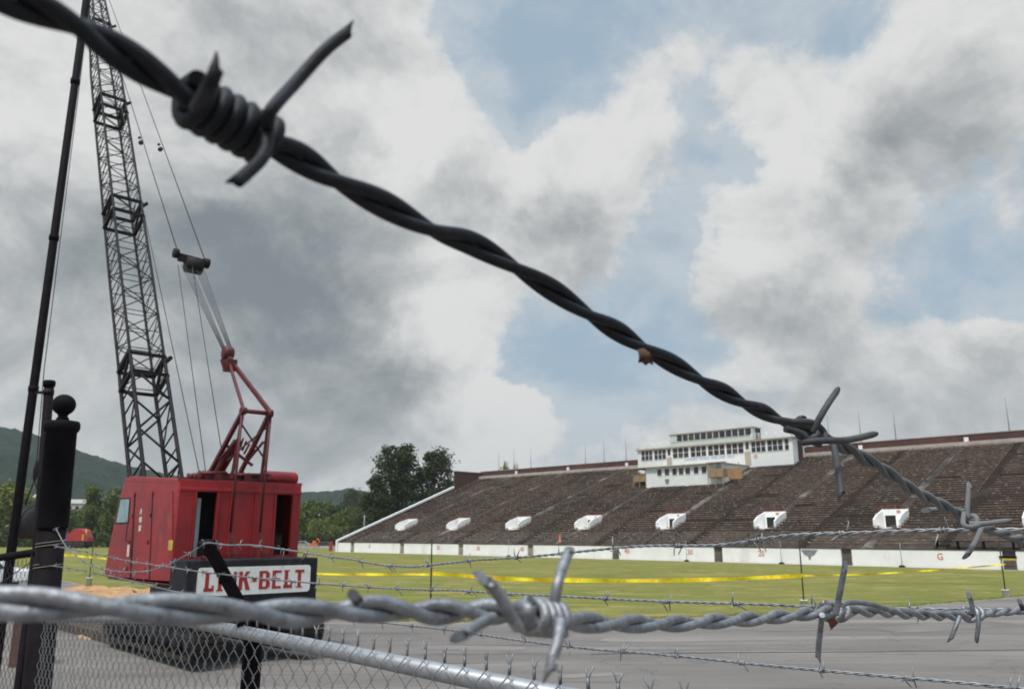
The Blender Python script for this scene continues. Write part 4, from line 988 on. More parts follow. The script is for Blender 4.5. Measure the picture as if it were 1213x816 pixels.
# hoist line hanging from the boom head with a drum slung under it
dr = thing('wrecking_drum', 'dark round drum slung from the crane hoist line, between black pole and gate post', 'drum', at(36, 618, 37.6))
dY = 37.6; pd = at(36, 618, dY); 
tip = K(TIPR, 0, TIPZ-.3); a_ = at(37.5, 590, dY); 
mb = MB(); hk = at(43, 552, dY); mb.tube([tip, at(52, 440, dY), hk], .022, 6); mb.build('hoist_rope', 'cable', dr)
mb = MB(); mb.lathe([(.03, -.5), (.09, -.35), (.11, 0), (.08, .35), (.03, .5)], hk+Vector((0, 0, -.2)), 10)
for dx in (-.35, .35): mb.tube([hk-Vector((0, 0, .6)), pd+Vector((dx, 0, .75))], .035, 6)
mb.build('hook_block', 'black_steel', dr)
mb = MB(); mb.lathe([(.1, -.42), (.52, -.42), (.68, -.30), (.72, -.1), (.72, .1), (.68, .30), (.52, .42), (.1, .42)], pd, 26, Vector((.93, -.36, 0))); mb.build('drum', 'rubber', dr)
for q in (-.25, 0, .25):
    mb = MB(); c_ = pd + Vector((.93, -.36, 0))*q; mb.lathe([(.70, -.03), (.745, -.03), (.745, .03), (.70, .03)], c_, 26, Vector((.93, -.36, 0))); mb.build('band', 'cw_black', dr)
# timber mats and dirt
for (pa, pb2, n_, lab) in (((60, 741), (158, 770), 3, 'dark timber crane mat lying on the asphalt between the gate post and the crane'),):
    a = gnd(*pa); b = gnd(*pb2); tt_ = (b-a).normalized(); nn_ = Vector((-tt_.y, tt_.x, 0)); mb = MB()
    for q in range(n_): mb.bar(a+nn_*(q*.33)+Vector((0, 0, .15)), b+nn_*(q*.33)+Vector((0, 0, .15)), .30, .27)
    o = mb.build('crane_mat', 'timber', bevel=.02); tag(o, lab, 'mat')
def mound(name, cx, cy, rx, ry, h, seed, m, nseg=60, rings=16, rot=0):
    vs = [(cx, cy, h)]; fs = []
    for j in range(1, rings+1):
        t = j/rings
        for k in range(nseg):
            a = 2*PI*k/nseg; rr = 1+.28*noise.noise(Vector((math.cos(a)*1.8+seed, math.sin(a)*1.8, seed)))
            x = math.cos(a)*rx*rr*t; y = math.sin(a)*ry*rr*t; x, y = x*math.cos(rot)-y*math.sin(rot), x*math.sin(rot)+y*math.cos(rot)
            z = h*(1-t*t)**.8*(1+.6*noise.noise(Vector((x*.9, y*.9, seed)))) + .10*noise.noise(Vector((x*3, y*3, seed)))*(1-t) if t < 1 else -.03
            vs.append((cx+x, cy+y, max(z, -.03 if t == 1 else .018)))
    for k in range(nseg): fs.append((0, 1+k, 1+(k+1) % nseg))
    for j in range(rings-1):
        for k in range(nseg): a = 1+j*nseg; fs.append((a+k, a+nseg+k, a+nseg+(k+1) % nseg, a+(k+1) % nseg))
    mb = MB(); mb.add(vs, fs, True); return mb.build(name, m)
o = mound('dirt_mound', -18.5, 39.0, 6.5, 3.6, .60, 2.3, 'dirt', rot=-.25); tag(o, 'low mound of orange dirt on the track edge between the gate post and the crane', 'dirt mound')
q_ = gnd(185, 752); o = mound('dirt_heap', q_.x, q_.y, 2.6, 1.6, .30, 5.1, 'dirt', nseg=40, rings=9); tag(o, 'flat heap of tan dirt beside the crawler tracks, seen through the fence mesh', 'dirt heap')

# ------------------------------------------------------------------ caution tape posts, buckets, tape
posts = {}
for (x, yb, yt, lab, bl_) in ((509.5, 736, 638, 'dark thin post standing in a bucket left of centre on the field edge', 'white bucket at the foot of the post left of the big wire knot'),
                         (953, 722, 636, 'dark thin post right of centre, its foot behind the knot of the near wire', 'white bucket at the foot of the right-centre tape post, behind the near wire'),
                         (1192, 708, 640, 'dark thin post at the right edge of the field standing in a bucket', 'white bucket on the track edge at the far right'),
                         (105, 693, 640, 'dark thin post between the gate post and the crane', 'white bucket between the gate post and the crane')):
    p = gnd(x, yb); h_ = hy(yt, p.y) if False else (at(x, yt, p.y).z)
    mb = MB(); top_ = Vector((p.x, p.y, h_)); mb.tube([p+Vector((0, 0, .1)), top_], .028, 6)
    o = mb.build('tape_post', 'post_green'); tag(o, lab, 'post', 'posts carrying the yellow tape'); posts[x] = p
    mb = MB(); s_ = 1.15 if x < 200 else 1.0
    mb.lathe([(.13*s_, 0), (.165*s_, .36*s_), (.178*s_, .36*s_), (.178*s_, .39*s_), (.155*s_, .39*s_), (.12*s_, .12)], (p.x, p.y, .012), 20); 
    bk = mb.build('bucket', 'bucket'); tag(bk, bl_, 'bucket', 'white buckets weighting the posts')
def tape(pts, w, label, seed, far=0):
    t_ = thing('caution_tape', label, 'tape', (0, 0, 0), 'yellow tape strung along the field edge')
    rr = random.Random(seed); mb = MB(); vs = []; P = smooth3(pts, 14)
    ph = rr.uniform(0, 6); n = len(P)
    tw = [w*(.86+.12*math.cos(ph+i*.35)) for i in range(n)]
    for i, p in enumerate(P): vs += [p+Vector((0, .02*math.sin(i*.6+ph), tw[i]/2)), p-Vector((0, .02*math.sin(i*.6+ph), tw[i]/2))]
    mb.add(vs, [(2*i, 2*i+1, 2*i+3, 2*i+2) for i in range(n-1)]); mb.build('ribbon', 'tape', t_)
def smooth3(pts, k=8):
    out = []; n = len(pts); pts = [Vector(p) for p in pts]
    for i in range(n-1):
        p0, p1, p2, p3 = [pts[max(0, min(n-1, i+j))] for j in (-1, 0, 1, 2)]
        for q in range(k):
            t = q/k; out.append(.5*((2*p1) + (p2-p0)*t + (2*p0-5*p1+4*p2-p3)*t*t + (3*p1-p0-3*p2+p3)*t**3))
    out.append(pts[-1]); return out
pA, pB, pC_, pD = posts[105], posts[509.5], posts[953], posts[1192]
def lerpY(p, q, x):   # forward distance where the line p-q is seen at column x
    for i in range(60):
        t = i/59; P = p.lerp(q, t); sx = 606.5+P.x/P.y*985.8
        if sx >= x: return P.y
    return q.y
far_l = Vector((ax(-60, 62), 62, 0))
tape([at(40, 655, lerpY(far_l, pA, 40)), at(75, 657, lerpY(far_l, pA, 75)), at(105, 659.5, pA.y)], .16, 'yellow caution tape left of the thin post by the crane', 1)
tape([at(105, 659.5, pA.y), at(127, 661.5, lerpY(pA, pB, 127)), at(240, 671, lerpY(pA, pB, 240)), at(370, 679, lerpY(pA, pB, 370)), at(440, 680, lerpY(pA, pB, 440)), at(509.5, 680, pB.y)], .10, 'yellow caution tape running behind the crane to the first post', 2)
tape([at(509.5, 678.5, pB.y), at(590, 684.5, lerpY(pB, pC_, 590)), at(650, 686.5, lerpY(pB, pC_, 650)), at(760, 687.5, lerpY(pB, pC_, 760)), at(860, 685.5, lerpY(pB, pC_, 860)), at(953, 681.5, pC_.y)], .17, 'yellow caution tape across the middle of the field between two posts', 3)
tape([at(953, 681.5, pC_.y), at(1020, 680, lerpY(pC_, pD, 1020)), at(1085, 676.5, lerpY(pC_, pD, 1085)), at(1140, 672.5, lerpY(pC_, pD, 1140)), at(1191, 668, pD.y)], .075, 'yellow caution tape thinning away to the far right post', 4)

# ------------------------------------------------------------------ vehicles and far things
def wheel(mb, c, R_, w, ax_): mb.lathe([(R_*.5, -w/2), (R_*.93, -w/2), (R_, -w/4), (R_, w/4), (R_*.93, w/2), (R_*.5, w/2)], c, 20, ax_)
def car(name, label, cat, loc, rz, m, L_=4.5, prof=None, group=None):
    t_ = thing(name, label, cat, (0, 0, 0), group)
    pr = prof or [(-2.25, .35), (-2.2, .85), (-1.3, .98), (-.75, 1.42), (.95, 1.45), (1.75, 1.0), (2.2, .9), (2.25, .35)]
    mb = MB(); mb.prism(pr, -.85, .85, lambda a, u, w: Vector((u, a*(1-.0*w), w))); mb.build('body', m, t_, bevel=.09)
    if prof: mb = MB(); mb.prism([(-.50, 1.16), (-.38, 1.66), (.78, 1.69), (1.30, 1.22)], -.865, .865, lambda a, u, w: Vector((u, a, w)))
    else: mb = MB(); mb.prism([(-1.18, 1.0), (-.75, 1.36), (.0, 1.38), (.0, 1.0)], -.865, .865, lambda a, u, w: Vector((u, a, w))); mb.prism([(.08, 1.0), (.08, 1.38), (.92, 1.38), (1.55, 1.02)], -.865, .865, lambda a, u, w: Vector((u, a, w)))
    mb.build('window', 'car_glass', t_)
    for x in (-1.4, 1.4):
        for y in (-.78, .78):
            mb = MB(); wheel(mb, (x, y, .33), .33, .2, (0, 1, 0)); o = mb.build('wheel', 'rubber', t_)
            mb = MB(); mb.lathe([(.19, -.09), (.19, .105)], (x, y*1.02, .33), 12, (0, 1, 0)); mb.build('hubcap', 'galv_pipe', o)
    for y in (-.6, .6):
        mb = MB(); mb.box(2.2, 2.27, y-.15, y+.15, .62, .76); mb.build('headlight', 'pane_clear', t_)
        mb = MB(); mb.box(-2.27, -2.2, y-.15, y+.15, .65, .78); mb.build('taillight', 'redpaint2', t_)
    t_.location = loc; t_.rotation_euler.z = rz; return t_
# white pickup behind the gate
pv = car('pickup_truck', 'white pickup truck seen through the mesh of the gate at the left edge', 'truck', (-29.6, 47.0, .012), math.radians(20), 'white_car', prof=[(-2.6, .45), (-2.6, 1.12), (-.6, 1.15), (-.45, 1.75), (.85, 1.78), (1.45, 1.22), (2.55, 1.1), (2.65, .5)])
# small red machine at the far end
rm = thing('site_machine', 'small red machine with rounded hood and black wheels at the far field edge', 'machine', (0, 0, 0))
RY = 188; rx0 = ax(77, RY); rx1 = ax(108, RY); wR = rx1-rx0
def Rm(x, y, z): return Vector((rx0 + x*wR, RY + y, z*1.0))
zt_ = hy(626, RY)
mb = MB(); pr = [(.30, 1.5), (.30, 2.6)] + [(.32+.58*(.5-.5*math.cos(PI*q/10))*1.0, 2.6+(zt_-2.6)*math.sin(PI*q/10)**.6) for q in range(1, 10)] + [(.97, 2.3), (.99, 1.5)]
mb.prism(pr, -1.5, 1.5, lambda a, u, w: Rm(u, a, w)); mb.build('hood', 'redpaint2', rm, bevel=.08)
mb = MB(); mb.box(0.02, .30, -1.3, 1.3, 1.5, 3.1, Rm); mb.box(.02, .06, -1.2, 1.2, 3.1, 3.5, Rm); mb.build('engine_box', 'redpaint2', rm, bevel=.05)
mb = MB(); mb.box(.09, .20, -1.36, -1.31, 1.6, 2.7, Rm); mb.build('side_panel', 'blue_plastic', rm)
mb = MB(); mb.box(.80, .86, -1.58, -1.52, 1.7, 3.0, Rm); mb.tube([Rm(.93, -1.2, 2.4), Rm(.90, -1.2, zt_-.2)], .14, 8); mb.build('boom_stub', 'yellowpaint', rm)
mb = MB(); mb.box(.05, .98, -1.2, 1.2, .7, 1.49, Rm); mb.build('chassis', 'cw_black', rm)
for x in (.15, .36, .60, .80):
    mb = MB(); wheel(mb, Rm(x, -1.25, .72), .72, .5, (0, 1, 0)); mb.build('wheel', 'rubber', rm); mb = MB(); wheel(mb, Rm(x, 1.25, .72), .72, .5, (0, 1, 0)); mb.build('wheel', 'rubber', rm)
# far low wall, cars, orange digger beyond the left end of the grandstand
lw = MB(); 
for q in range(12): lw.box(ax(350, 178)+q*1.05, ax(350, 178)+q*1.05+1.0, 178, 178.35, 0, .62)
tag(lw.build('concrete_barrier', 'concrete', bevel=.03), 'pale low concrete barrier between the crane and the left end of the white wall', 'barrier')
car('dark_car', 'dark blue parked car just left of the white field wall', 'car', (ax(383, 184), 184, 0), .15, 'dark_car')
car('silver_car', 'pale parked car just right of the crane counterweight, far away', 'car', (ax(357, 196), 196, 0), .1, 'galv_pipe')
dg_ = thing('mini_digger', 'small orange digger parked beyond the field, right of the crane', 'digger', (0, 0, 0))
DY = 182; dx = ax(373, DY)
def Dg(x, y, z): return Vector((dx+x*.75, DY+y*.75, z*.72))
mb = MB(); mb.box(-1.2, 1.2, -.8, .8, .8, 1.5, Dg); mb.box(-.5, .5, -.6, .6, 1.5, 2.3, Dg); mb.build('body', 'orange', dg_, bevel=.06)
mb = MB(); mb.tube([Dg(.9, 0, 1.2), Dg(1.5, 0, 2.4), Dg(.7, 0, 2.9)], .14, 8); mb.build('arm', 'orange', dg_)
for y_ in (-.9, .5): mb = MB(); mb.box(-1.3, 1.3, y_, y_+.4, 0, .7, Dg); mb.build('track', 'rubber', dg_, bevel=.15)
rp = MB(); p = Vector((ax(392.5, 156), 156, 0)); rp.box(p.x-.3, p.x+.3, p.y, p.y+.3, 0, 1.75); tag(rp.build('red_panel', 'redpaint2', bevel=.02), 'red upright panel beside the left end of the white field wall', 'panel')
# pale houses behind the left trees
def house(name, lab, px, Y, ytop, w, cat='building'):
    t_ = thing(name, lab, cat, (ax(px, Y), Y, 0)); x = ax(px, Y); h_ = hy(ytop, Y)
    mb = MB(); mb.box(x-w/2, x+w/2, Y, Y+9, 0, h_-1.6); mb.build('wall', 'concrete', t_)
    mb = MB(); mb.prism([(-w/2-.4, h_-1.597), (w/2+.4, h_-1.597), (w/2-1.5, h_), (-w/2+1.5, h_)], Y-.4, Y+9.4, lambda a, u, z: Vector((x+u, a, z))); mb.build('roof', 'white_trim', t_)
    for q in range(3): mb = MB(); mb.box(x-w/2+1+q*w/3.2, x-w/2+2.2+q*w/3.2, Y-.04, Y-.005, h_-4, h_-2.6); mb.build('window', 'pane', t_)
house('far_house', 'pale flat-roofed house glimpsed between trees right of the gate post', 88, 330, 592, 9)
house('far_house', 'pale house glimpsed over the trees between the black pole and the gate post', 42, 340, 585, 6)
house('far_house', 'pale building low among the trees just right of the crane house', 362, 320, 607, 8)
# lamp pole beside the tall trees
mb = MB(); p = Vector((ax(431, 170), 170, 0)); mb.tube([p, p+Vector((0, 0, hy(610, 170)))], .12, 6); mb.box(p.x-.5, p.x+.5, p.y-.05, p.y+.05, hy(611, 170)-.3, hy(611, 170)-.18)
tag(mb.build('utility_pole', 'pole_grey'), 'thin pale utility pole at the foot of the tall dark trees left of the grandstand', 'pole')
# ------------------------------------------------------------------ gate, posts, fence
FD = Vector((.67, -.74, 0)).normalized(); FP = Vector((-1.06, 2.92, 0)); FN = Vector((-.74, -.67, 0)).normalized()   # FN points to the camera side
def fence_at(t, off=0, z=0): return FP + FD*t + FN*off + Vector((0, 0, z))
def fence_t(x):        # distance along the fence of the point seen at column x (near the horizon)
    k = (x-606.5)/985.8
    return (k*FP.y - FP.x)/(FD.x - k*FD.y)
RZ = 2.80
# heavy gate post with ball finial
gpp = at(61, 632, 4.56); gp = Vector((gpp.x, gpp.y, 0))
tp = thing('gate_post', 'thick black round gate post with a ball finial and wire wrapped round it', 'gate post', gp)
ztop = 3.705
mb = MB(); mb.lathe([(.070, 0), (.070, 3.15)], gp, 28); mb.build('post', 'black_paint', tp)
mb = MB(); mb.lathe([(.077, 3.13), (.080, 3.14), (.080, 3.66), (.086, 3.663), (.094, 3.68), (.094, 3.70), (.088, 3.718), (.05, 3.725)], gp, 32); mb.build('sleeve', 'black_paint', tp)
mb = MB(); pr = [(.030, 3.72), (.034, 3.735), (.024, 3.75), (.030, 3.762)]
for q in range(1, 15): an = -PI/2 + PI*q/15; pr.append((.062*math.cos(an), 3.815+.060*math.sin(an)))
mb.lathe(pr, gp, 28); mb.build('ball_finial', 'black_paint', tp)
for zz, jm in ((3.13, 4), (3.03, 5), (2.92, 4)):
    mb = MB(); rr = random.Random(int(zz*100)); pts = [gp + Vector((.0735*math.cos(a*.35), .0735*math.sin(a*.35), zz + .006*math.sin(a*.35+1) + .0009*a)) for a in range(jm*8)]
    mb.tube(pts, .0016, 5); mb.build('wire_wrap', 'wood_old', tp)
tp.rotation_euler.y = -.031; tp.location.x += .097      # the post leans a little
# slimmer post behind it
q = at(60, 450, 4.95); sp_ = Vector((q.x-.005, q.y, 0))
t2 = thing('round_post', 'slim black capped post standing close behind the ball-topped gate post', 'post', sp_)
zt2 = q.z
mb = MB(); mb.lathe([(.028, 0), (.028, zt2)], sp_, 18); mb.build('post', 'black_paint', t2)
mb = MB(); mb.lathe([(.033, zt2-.035), (.036, zt2-.02), (.036, zt2-.005), (.030, zt2+.003)], sp_, 18); mb.build('cap', 'black_paint', t2)
mb = MB(); mb.box(sp_.x-.075, sp_.x-.024, sp_.y-.012, sp_.y+.012, zt2-.075, zt2-.062); mb.lathe([(.031, zt2-.085), (.031, zt2-.055)], sp_, 18); mb.build('bracket', 'black_steel', t2)
t2.rotation_euler.y = -.06; t2.location.x += .24
# tall pole
q = at(30, 550, 7.5); 
mb = MB(); pb_ = Vector((q.x-.02, q.y, 0)); mb.tube([pb_, pb_+Vector((0, 0, 3)), pb_+Vector((0, 0, 11))], [.042, .040, .034], 14)
t3 = thing('tall_pole', 'very tall thin black steel pole rising out of the picture at the left', 'pole', pb_); mb.build('pole', 'black_paint', t3)
for zz in (4.4, 5.9, 7.6): mb = MB(); mb.lathe([(.045, zz), (.045, zz+.05)], pb_, 14); mb.build('band', 'black_paint', t3)
# gate
gt = thing('gate', 'sagging black gate frame with chain link mesh hinged left of the ball-topped post', 'gate', gp)
ga_ = gp + Vector((-.07, .03, 3.005)); gb = at(-2, 660.5, 5.1); gdir = (gb-ga_); gdir.z = 0; gL = gdir.length; gd = gdir.normalized(); gb = ga_ + (gb-ga_)*2.6
mb = MB(); mb.tube([ga_, gb], .022, 12); mb.tube([ga_-Vector((0, 0, 1.2)), gb-Vector((0, 0, 1.2))], .018, 10); mb.tube([ga_-Vector((0, 0, 2.85)), gb-Vector((0, 0, 2.75))], .022, 10)
mb.tube([gb, gb-Vector((0, 0, 2.75))], .022, 12); mb.tube([ga_+gd*.06, ga_+gd*.06-Vector((0, 0, 2.85))], .022, 12)
mb.build('frame', 'black_paint', gt)
def mesh_fabric(base, dirv, L, ztop, zbot, cell, r, nrm, tips=True, slope=0.0, wav=.004):
    mb = MB(); cx = cell/2; n = int(L/cx); rows = int((ztop-zbot)/cell); hx = cx/2
    for i in range(n+1):
        sgn = 1 if i % 2 == 0 else -1; pts = []
        for j in range(rows*2+1):
            x = i*cx + (hx*1.03 if j % 2 == 0 else -hx*1.03)*sgn; z = ztop - j*cell/2 + (slope(x) if callable(slope) else slope*x)
            s_ = noise.noise(Vector((i*.35, j*.12, 2)))*wav
            pts.append(base + dirv*(x+s_) + nrm*(.0035*(1 if (j+i) % 2 else -1) + 1.6*s_) + Vector((0, 0, z - base.z + .8*s_)))
        # square off every zigzag so neighbours hook each other
        mb.tube(pts, r, 4, cap=True, sm=True)
        if tips and i % 2 == 0:
            p = pts[0]; rr = random.Random(i)
            kn = p + Vector((0, 0, .019)) + dirv*(-.4*hx*sgn)*0
            for sg in (-1, 1):
                mb.tube([p+dirv*sg*.003, kn+dirv*sg*.0022, kn+dirv*sg*(.007+.004*rr.random())+Vector((0, 0, .014+.008*rr.random()))+nrm*.004*rr.uniform(-1, 1)], r, 4)
            mb.tube([p, kn], r*2.0, 5)
    return mb
bs = ga_ + gd*.08; bs.z = 0
mesh_fabric(Vector((bs.x, bs.y, 0)), gd, gL*2.5, 2.99, .2, .0707, .0013, Vector((gd.y, -gd.x, 0)), tips=False, slope=-.06).build('chain_link_mesh', 'cable', gt)
mb = MB(); mb.bar(at(-30, 712, 5.0), at(37, 665, 4.7), .004); mb.build('brace_wire', 'cable', gt)
# fence
fe = thing('chain_link_fence', 'galvanised chain link fence with bright top rail, from gate post to lower right', 'fence', fence_at(0))
tl = fence_t(70)+.02
mb = MB(); mb.tube([fence_at(tl, 0, RZ+.075*(tl+.3)), fence_at(-.3, 0, RZ), fence_at(2.6, 0, RZ)], .0200, 18); mb.build('top_rail', 'galv_pipe', fe)
mesh_fabric(fence_at(tl, .026), FD, 2.4-tl, RZ+.028, .25, .0707, .00165, FN, slope=lambda x: .075*min(0, x+tl+.3)).build('chain_link_mesh', 'galv_far', fe)
mb = MB(); mb.tube([fence_at(tl, .027, .25), fence_at(2.4, .027, .25)], .003, 6); mb.build('tension_wire', 'galv_far', fe)
fpx = at(297, 760, 2.72); tpst = (Vector((fpx.x, fpx.y, 0))-FP).dot(FD)
mb = MB(); mb.lathe([(.030, 0), (.030, RZ+.05), (.034, RZ+.052), (.034, RZ+.075), (.015, RZ+.088)], fence_at(tpst, -.045), 18)
lp = mb.build('line_post', 'black_paint', fe)
apl = fence_at(tpst, 0, 0)
mb = MB(); a0 = at(291, 728, 2.70); a1 = at(245, 643, 2.54); mb.bar(a0, a1, .050, .012)
dirr = (a1-a0).normalized()
for k in (.32, .62): pass
mb.bar(a0-dirr*.01, a0-Vector((0, 0, .06)), .05, .04)
arm = mb.build('barb_arm', 'black_paint', fe)
mb = MB(); mb.bar(a1-dirr*.012, a1+dirr*.006, .056, .022); mb.build('clip', 'black_paint', arm); mb = MB(); mb.bar(a0.lerp(a1, .46), a0.lerp(a1, .50), .056, .02); mb.build('clip', 'black_paint', arm)
# brick pier beyond the gate
p = gnd(19, 791); pr_ = thing('brick_pier', 'short brown brick pier seen through the gate mesh at the lower left', 'pier', (p.x, p.y, 0))
mb = MB(); mb.box(p.x-.20, p.x+.20, p.y, p.y+.4, 0, 1.35); mb.build('pier', 'brick_tan', pr_, bevel=.008)
mb = MB(); mb.box(p.x-.24, p.x+.24, p.y-.04, p.y+.44, 1.353, 1.43); mb.build('cap', 'concrete', pr_, bevel=.01)

# ------------------------------------------------------------------ barbed wire
def interp(tab, x):
    if x <= tab[0][0]: return tab[0][1] + (tab[1][1]-tab[0][1])*(x-tab[0][0])/(tab[1][0]-tab[0][0])
    for (a, va), (b, vb) in zip(tab, tab[1:]):
        if x <= b: return va + (vb-va)*(x-a)/(b-a)
    (a, va), (b, vb) = tab[-2], tab[-1]; return vb + (vb-va)*(x-b)/(b-a)
def helix_pair(ctr, phase, R, n, mats, parent, name='strand', closeness=1.0):
    """ctr: points; phase: the twist angle at each point; two strands of radius R touching each other"""
    m = len(ctr)
    for s_ in (0, PI):
        pts = []
        for i, p in enumerate(ctr):
            t = (ctr[min(i+1, m-1)] - ctr[max(i-1, 0)]).normalized()
            v = (p-Cm).normalized(); a = t.cross(Vector((0, 1, 0)) if abs(t.y) < .9 else Vector((1, 0, 0))).normalized()
            v = (v - t*v.dot(t)).normalized(); a = t.cross(v)
            ph = phase[i] + s_
            pts.append(p + (a*math.cos(ph) + v*math.sin(ph))*R*closeness)
        mb = MB(); mb.tube(pts, R, n); mb.build(name, mats, parent)
DIA = .0024
def near_wire(label, path, wt, necks, m, flips):
    t_ = thing('barbed_wire', label, 'barbed wire', zc(path[len(path)//2][0], path[len(path)//2][1], DIA*F/interp(wt, path[len(path)//2][0])))
    P2 = smooth3([(x, y, 0) for x, y in path], 14)
    tab = [(x, PI/2 + PI*k) for k, x in enumerate(necks)]
    # the maker's twist turns over at every barb
    cuts = []
    for fx in flips:
        q = round(interp(tab, fx)/(PI/2))*PI/2
        cuts.append(interp([(b, a) for a, b in tab], q))
    ctr = []; ph = []
    for p in P2:
        ctr.append(zc(p.x, p.y, DIA*F/interp(wt, p.x)))
        f_, sg, x0 = 0.0, -1, necks[0]
        base_ = interp(tab, necks[0])
        for c in cuts + [1e9]:
            x1 = min(c, p.x); f_ += sg*(interp(tab, x1)-interp(tab, x0)); 
            if p.x <= c: break
            x0 = c; sg = -sg
        ph.append(base_ + f_)
    helix_pair(ctr, ph, DIA/2, 20, m, t_)
    def pos(x):
        y = interp([(p.x, p.y) for p in P2], x); return zc(x, y, DIA*F/interp(wt, x))
    return t_, pos
def wp(x, y, w, dz=0): return zc(x, y, DIA*F/w + dz)
def barb(parent, pos, x0, x1, turns, spikes, m, rc=.95, rb=.46, start=0, loop=None):
    """a coil round the wire from column x0 to x1, and spikes given as lists of (x, y, w, depth shift)"""
    mb = MB(); a = pos(x0); b = pos(x1); t = (b-a).normalized(); v = ((a+b)/2-Cm).normalized(); v = (v-t*v.dot(t)).normalized(); u = t.cross(v)
    pts = []; n = int(turns*22)
    for i in range(n+1):
        an = 2*PI*turns*i/n + start
        pts.append(a.lerp(b, i/n) + (u*math.cos(an) + v*math.sin(an))*DIA*rc*(1+.03*math.sin(an*3)))
    mb.tube(pts, DIA*rb, 12)
    for s_ in spikes:
        P = smooth3([wp(*q) for q in s_], 6); mb.tube(P, DIA*rb*.86, 12, skew=2.2)
    mb.build('barb', m, parent)
# ---- upper wire: dark against the sky
path1 = [(-60, -42), (0, -9), (92, 32), (184, 90), (230, 122), (270, 148), (341, 180), (398, 213), (450, 240), (511, 271), (560, 289), (610, 316), (655, 344), (700, 373), (763, 411), (831, 450), (882, 477), (925, 497), (965, 513), (1000, 530), (1040, 552), (1065, 569), (1086, 583), (1124, 602), (1150, 618), (1190, 632), (1213, 640), (1260, 655)]
wt1 = [(-60, 24), (0, 23.5), (100, 22), (270, 19.5), (400, 17.5), (560, 14.5), (700, 12.4), (800, 11), (900, 9.6), (1000, 8.4), (1060, 7.6), (1213, 6.0), (1260, 5.6)]
necks1 = [-60, 92, 215, 310, 400, 512, 612, 700, 763, 831, 882, 925, 985, 1012, 1040, 1065, 1086, 1106, 1126, 1146, 1164, 1182, 1200, 1216, 1232]
w1, pos1 = near_wire('dark twisted barbed wire slanting across the sky from the top left to the right edge', path1, wt1, necks1, 'old_wire_light_ramp', (270, 960, 1150))
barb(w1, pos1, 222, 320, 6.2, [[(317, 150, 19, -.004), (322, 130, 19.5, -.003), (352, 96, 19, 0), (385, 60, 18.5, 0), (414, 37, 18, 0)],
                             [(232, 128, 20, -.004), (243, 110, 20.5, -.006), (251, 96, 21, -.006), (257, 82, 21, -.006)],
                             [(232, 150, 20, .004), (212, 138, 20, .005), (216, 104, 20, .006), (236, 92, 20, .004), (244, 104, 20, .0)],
                             [(318, 160, 19, -.004), (312, 185, 19, -.006), (292, 206, 19.5, -.006), (280, 216, 19.8, -.006)]], 'old_wire_light_ramp', rc=1.30, rb=.47)
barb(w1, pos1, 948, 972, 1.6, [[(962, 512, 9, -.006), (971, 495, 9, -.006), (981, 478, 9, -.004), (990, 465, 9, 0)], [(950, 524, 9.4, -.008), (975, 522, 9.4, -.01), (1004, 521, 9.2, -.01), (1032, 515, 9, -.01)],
                             [(985, 520, 9, -.002), (990, 540, 9.2, -.004), (994, 562, 9.4, -.006), (997, 586, 9.5, -.008)], [(930, 508, 9.6, -.004), (948, 513, 9.4, -.008), (956, 520, 9.4, -.008)], [(932, 500, 9.4, .003), (960, 500, 9.2, .0), (974, 509, 9.0, -.004), (978, 518, 9, -.006)]], 'old_wire_light_ramp', rc=1.15, rb=.50)
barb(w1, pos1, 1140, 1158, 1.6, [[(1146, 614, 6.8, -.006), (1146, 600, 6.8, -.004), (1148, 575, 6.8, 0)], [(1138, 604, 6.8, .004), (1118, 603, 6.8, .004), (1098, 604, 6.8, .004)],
                              [(1148, 620, 7, -.01), (1165, 620, 7, -.012), (1192, 617, 7, -.012)], [(1163, 624, 6.8, -.006), (1156, 640, 6.9, -.008), (1145, 658, 7, -.01)], [(1142, 608, 6.8, -.006), (1141, 620, 6.9, -.010), (1148, 624, 7, -.012), (1158, 622, 7, -.012)]], 'old_wire_light_ramp', rc=1.1, rb=.50)
lf = [(755, 414), (762, 412), (769, 417), (773, 425), (774, 433), (769, 430), (765, 433), (760, 429), (756, 430), (757, 422)]
vs = [wp(764, 422, 11.8, -.0045)] + [wp(x, y, 11.8, -.003 + .0012*math.sin(i*1.9)) for i, (x, y) in enumerate(lf)]
mb = MB(); mb.add(vs, [(0, 1+i, 1+(i+1) % len(lf)) for i in range(len(lf))], True); mb.build('dry_leaf_scrap', 'dry_leaf', w1)
# ---- lower wire: pale and close
path2 = [(-60, 712), (0, 714), (60, 716), (135, 719), (200, 721), (260, 723), (305, 725), (350, 726), (400, 724), (450, 721), (492, 725), (530, 724), (580, 724), (615, 728), (660, 733), (700, 737), (740, 738), (800, 738), (850, 735), (900, 732), (950, 727), (985, 724), (1040, 724), (1080, 727), (1120, 729), (1155, 727), (1213, 722), (1260, 720)]
wt2 = [(-60, 21.6), (0, 21), (135, 20), (200, 19.2), (300, 18), (400, 16.8), (492, 16), (600, 15.3), (660, 14.3), (700, 12.6), (760, 11.0), (850, 9.4), (985, 7.9), (1060, 6.9), (1150, 6.0), (1260, 4.9)]
necks2 = [-80, 128, 300, 398, 488, 553, 612, 668, 726, 780, 826, 868, 905, 940, 968, 993, 1017, 1040, 1062, 1083, 1103, 1121, 1138, 1154, 1170, 1186, 1201, 1216, 1230]
w2, pos2 = near_wire('pale galvanised twisted barbed wire running level across the picture in front of the crane', path2, wt2, necks2, 'galv_near', (640, 988, 1153))
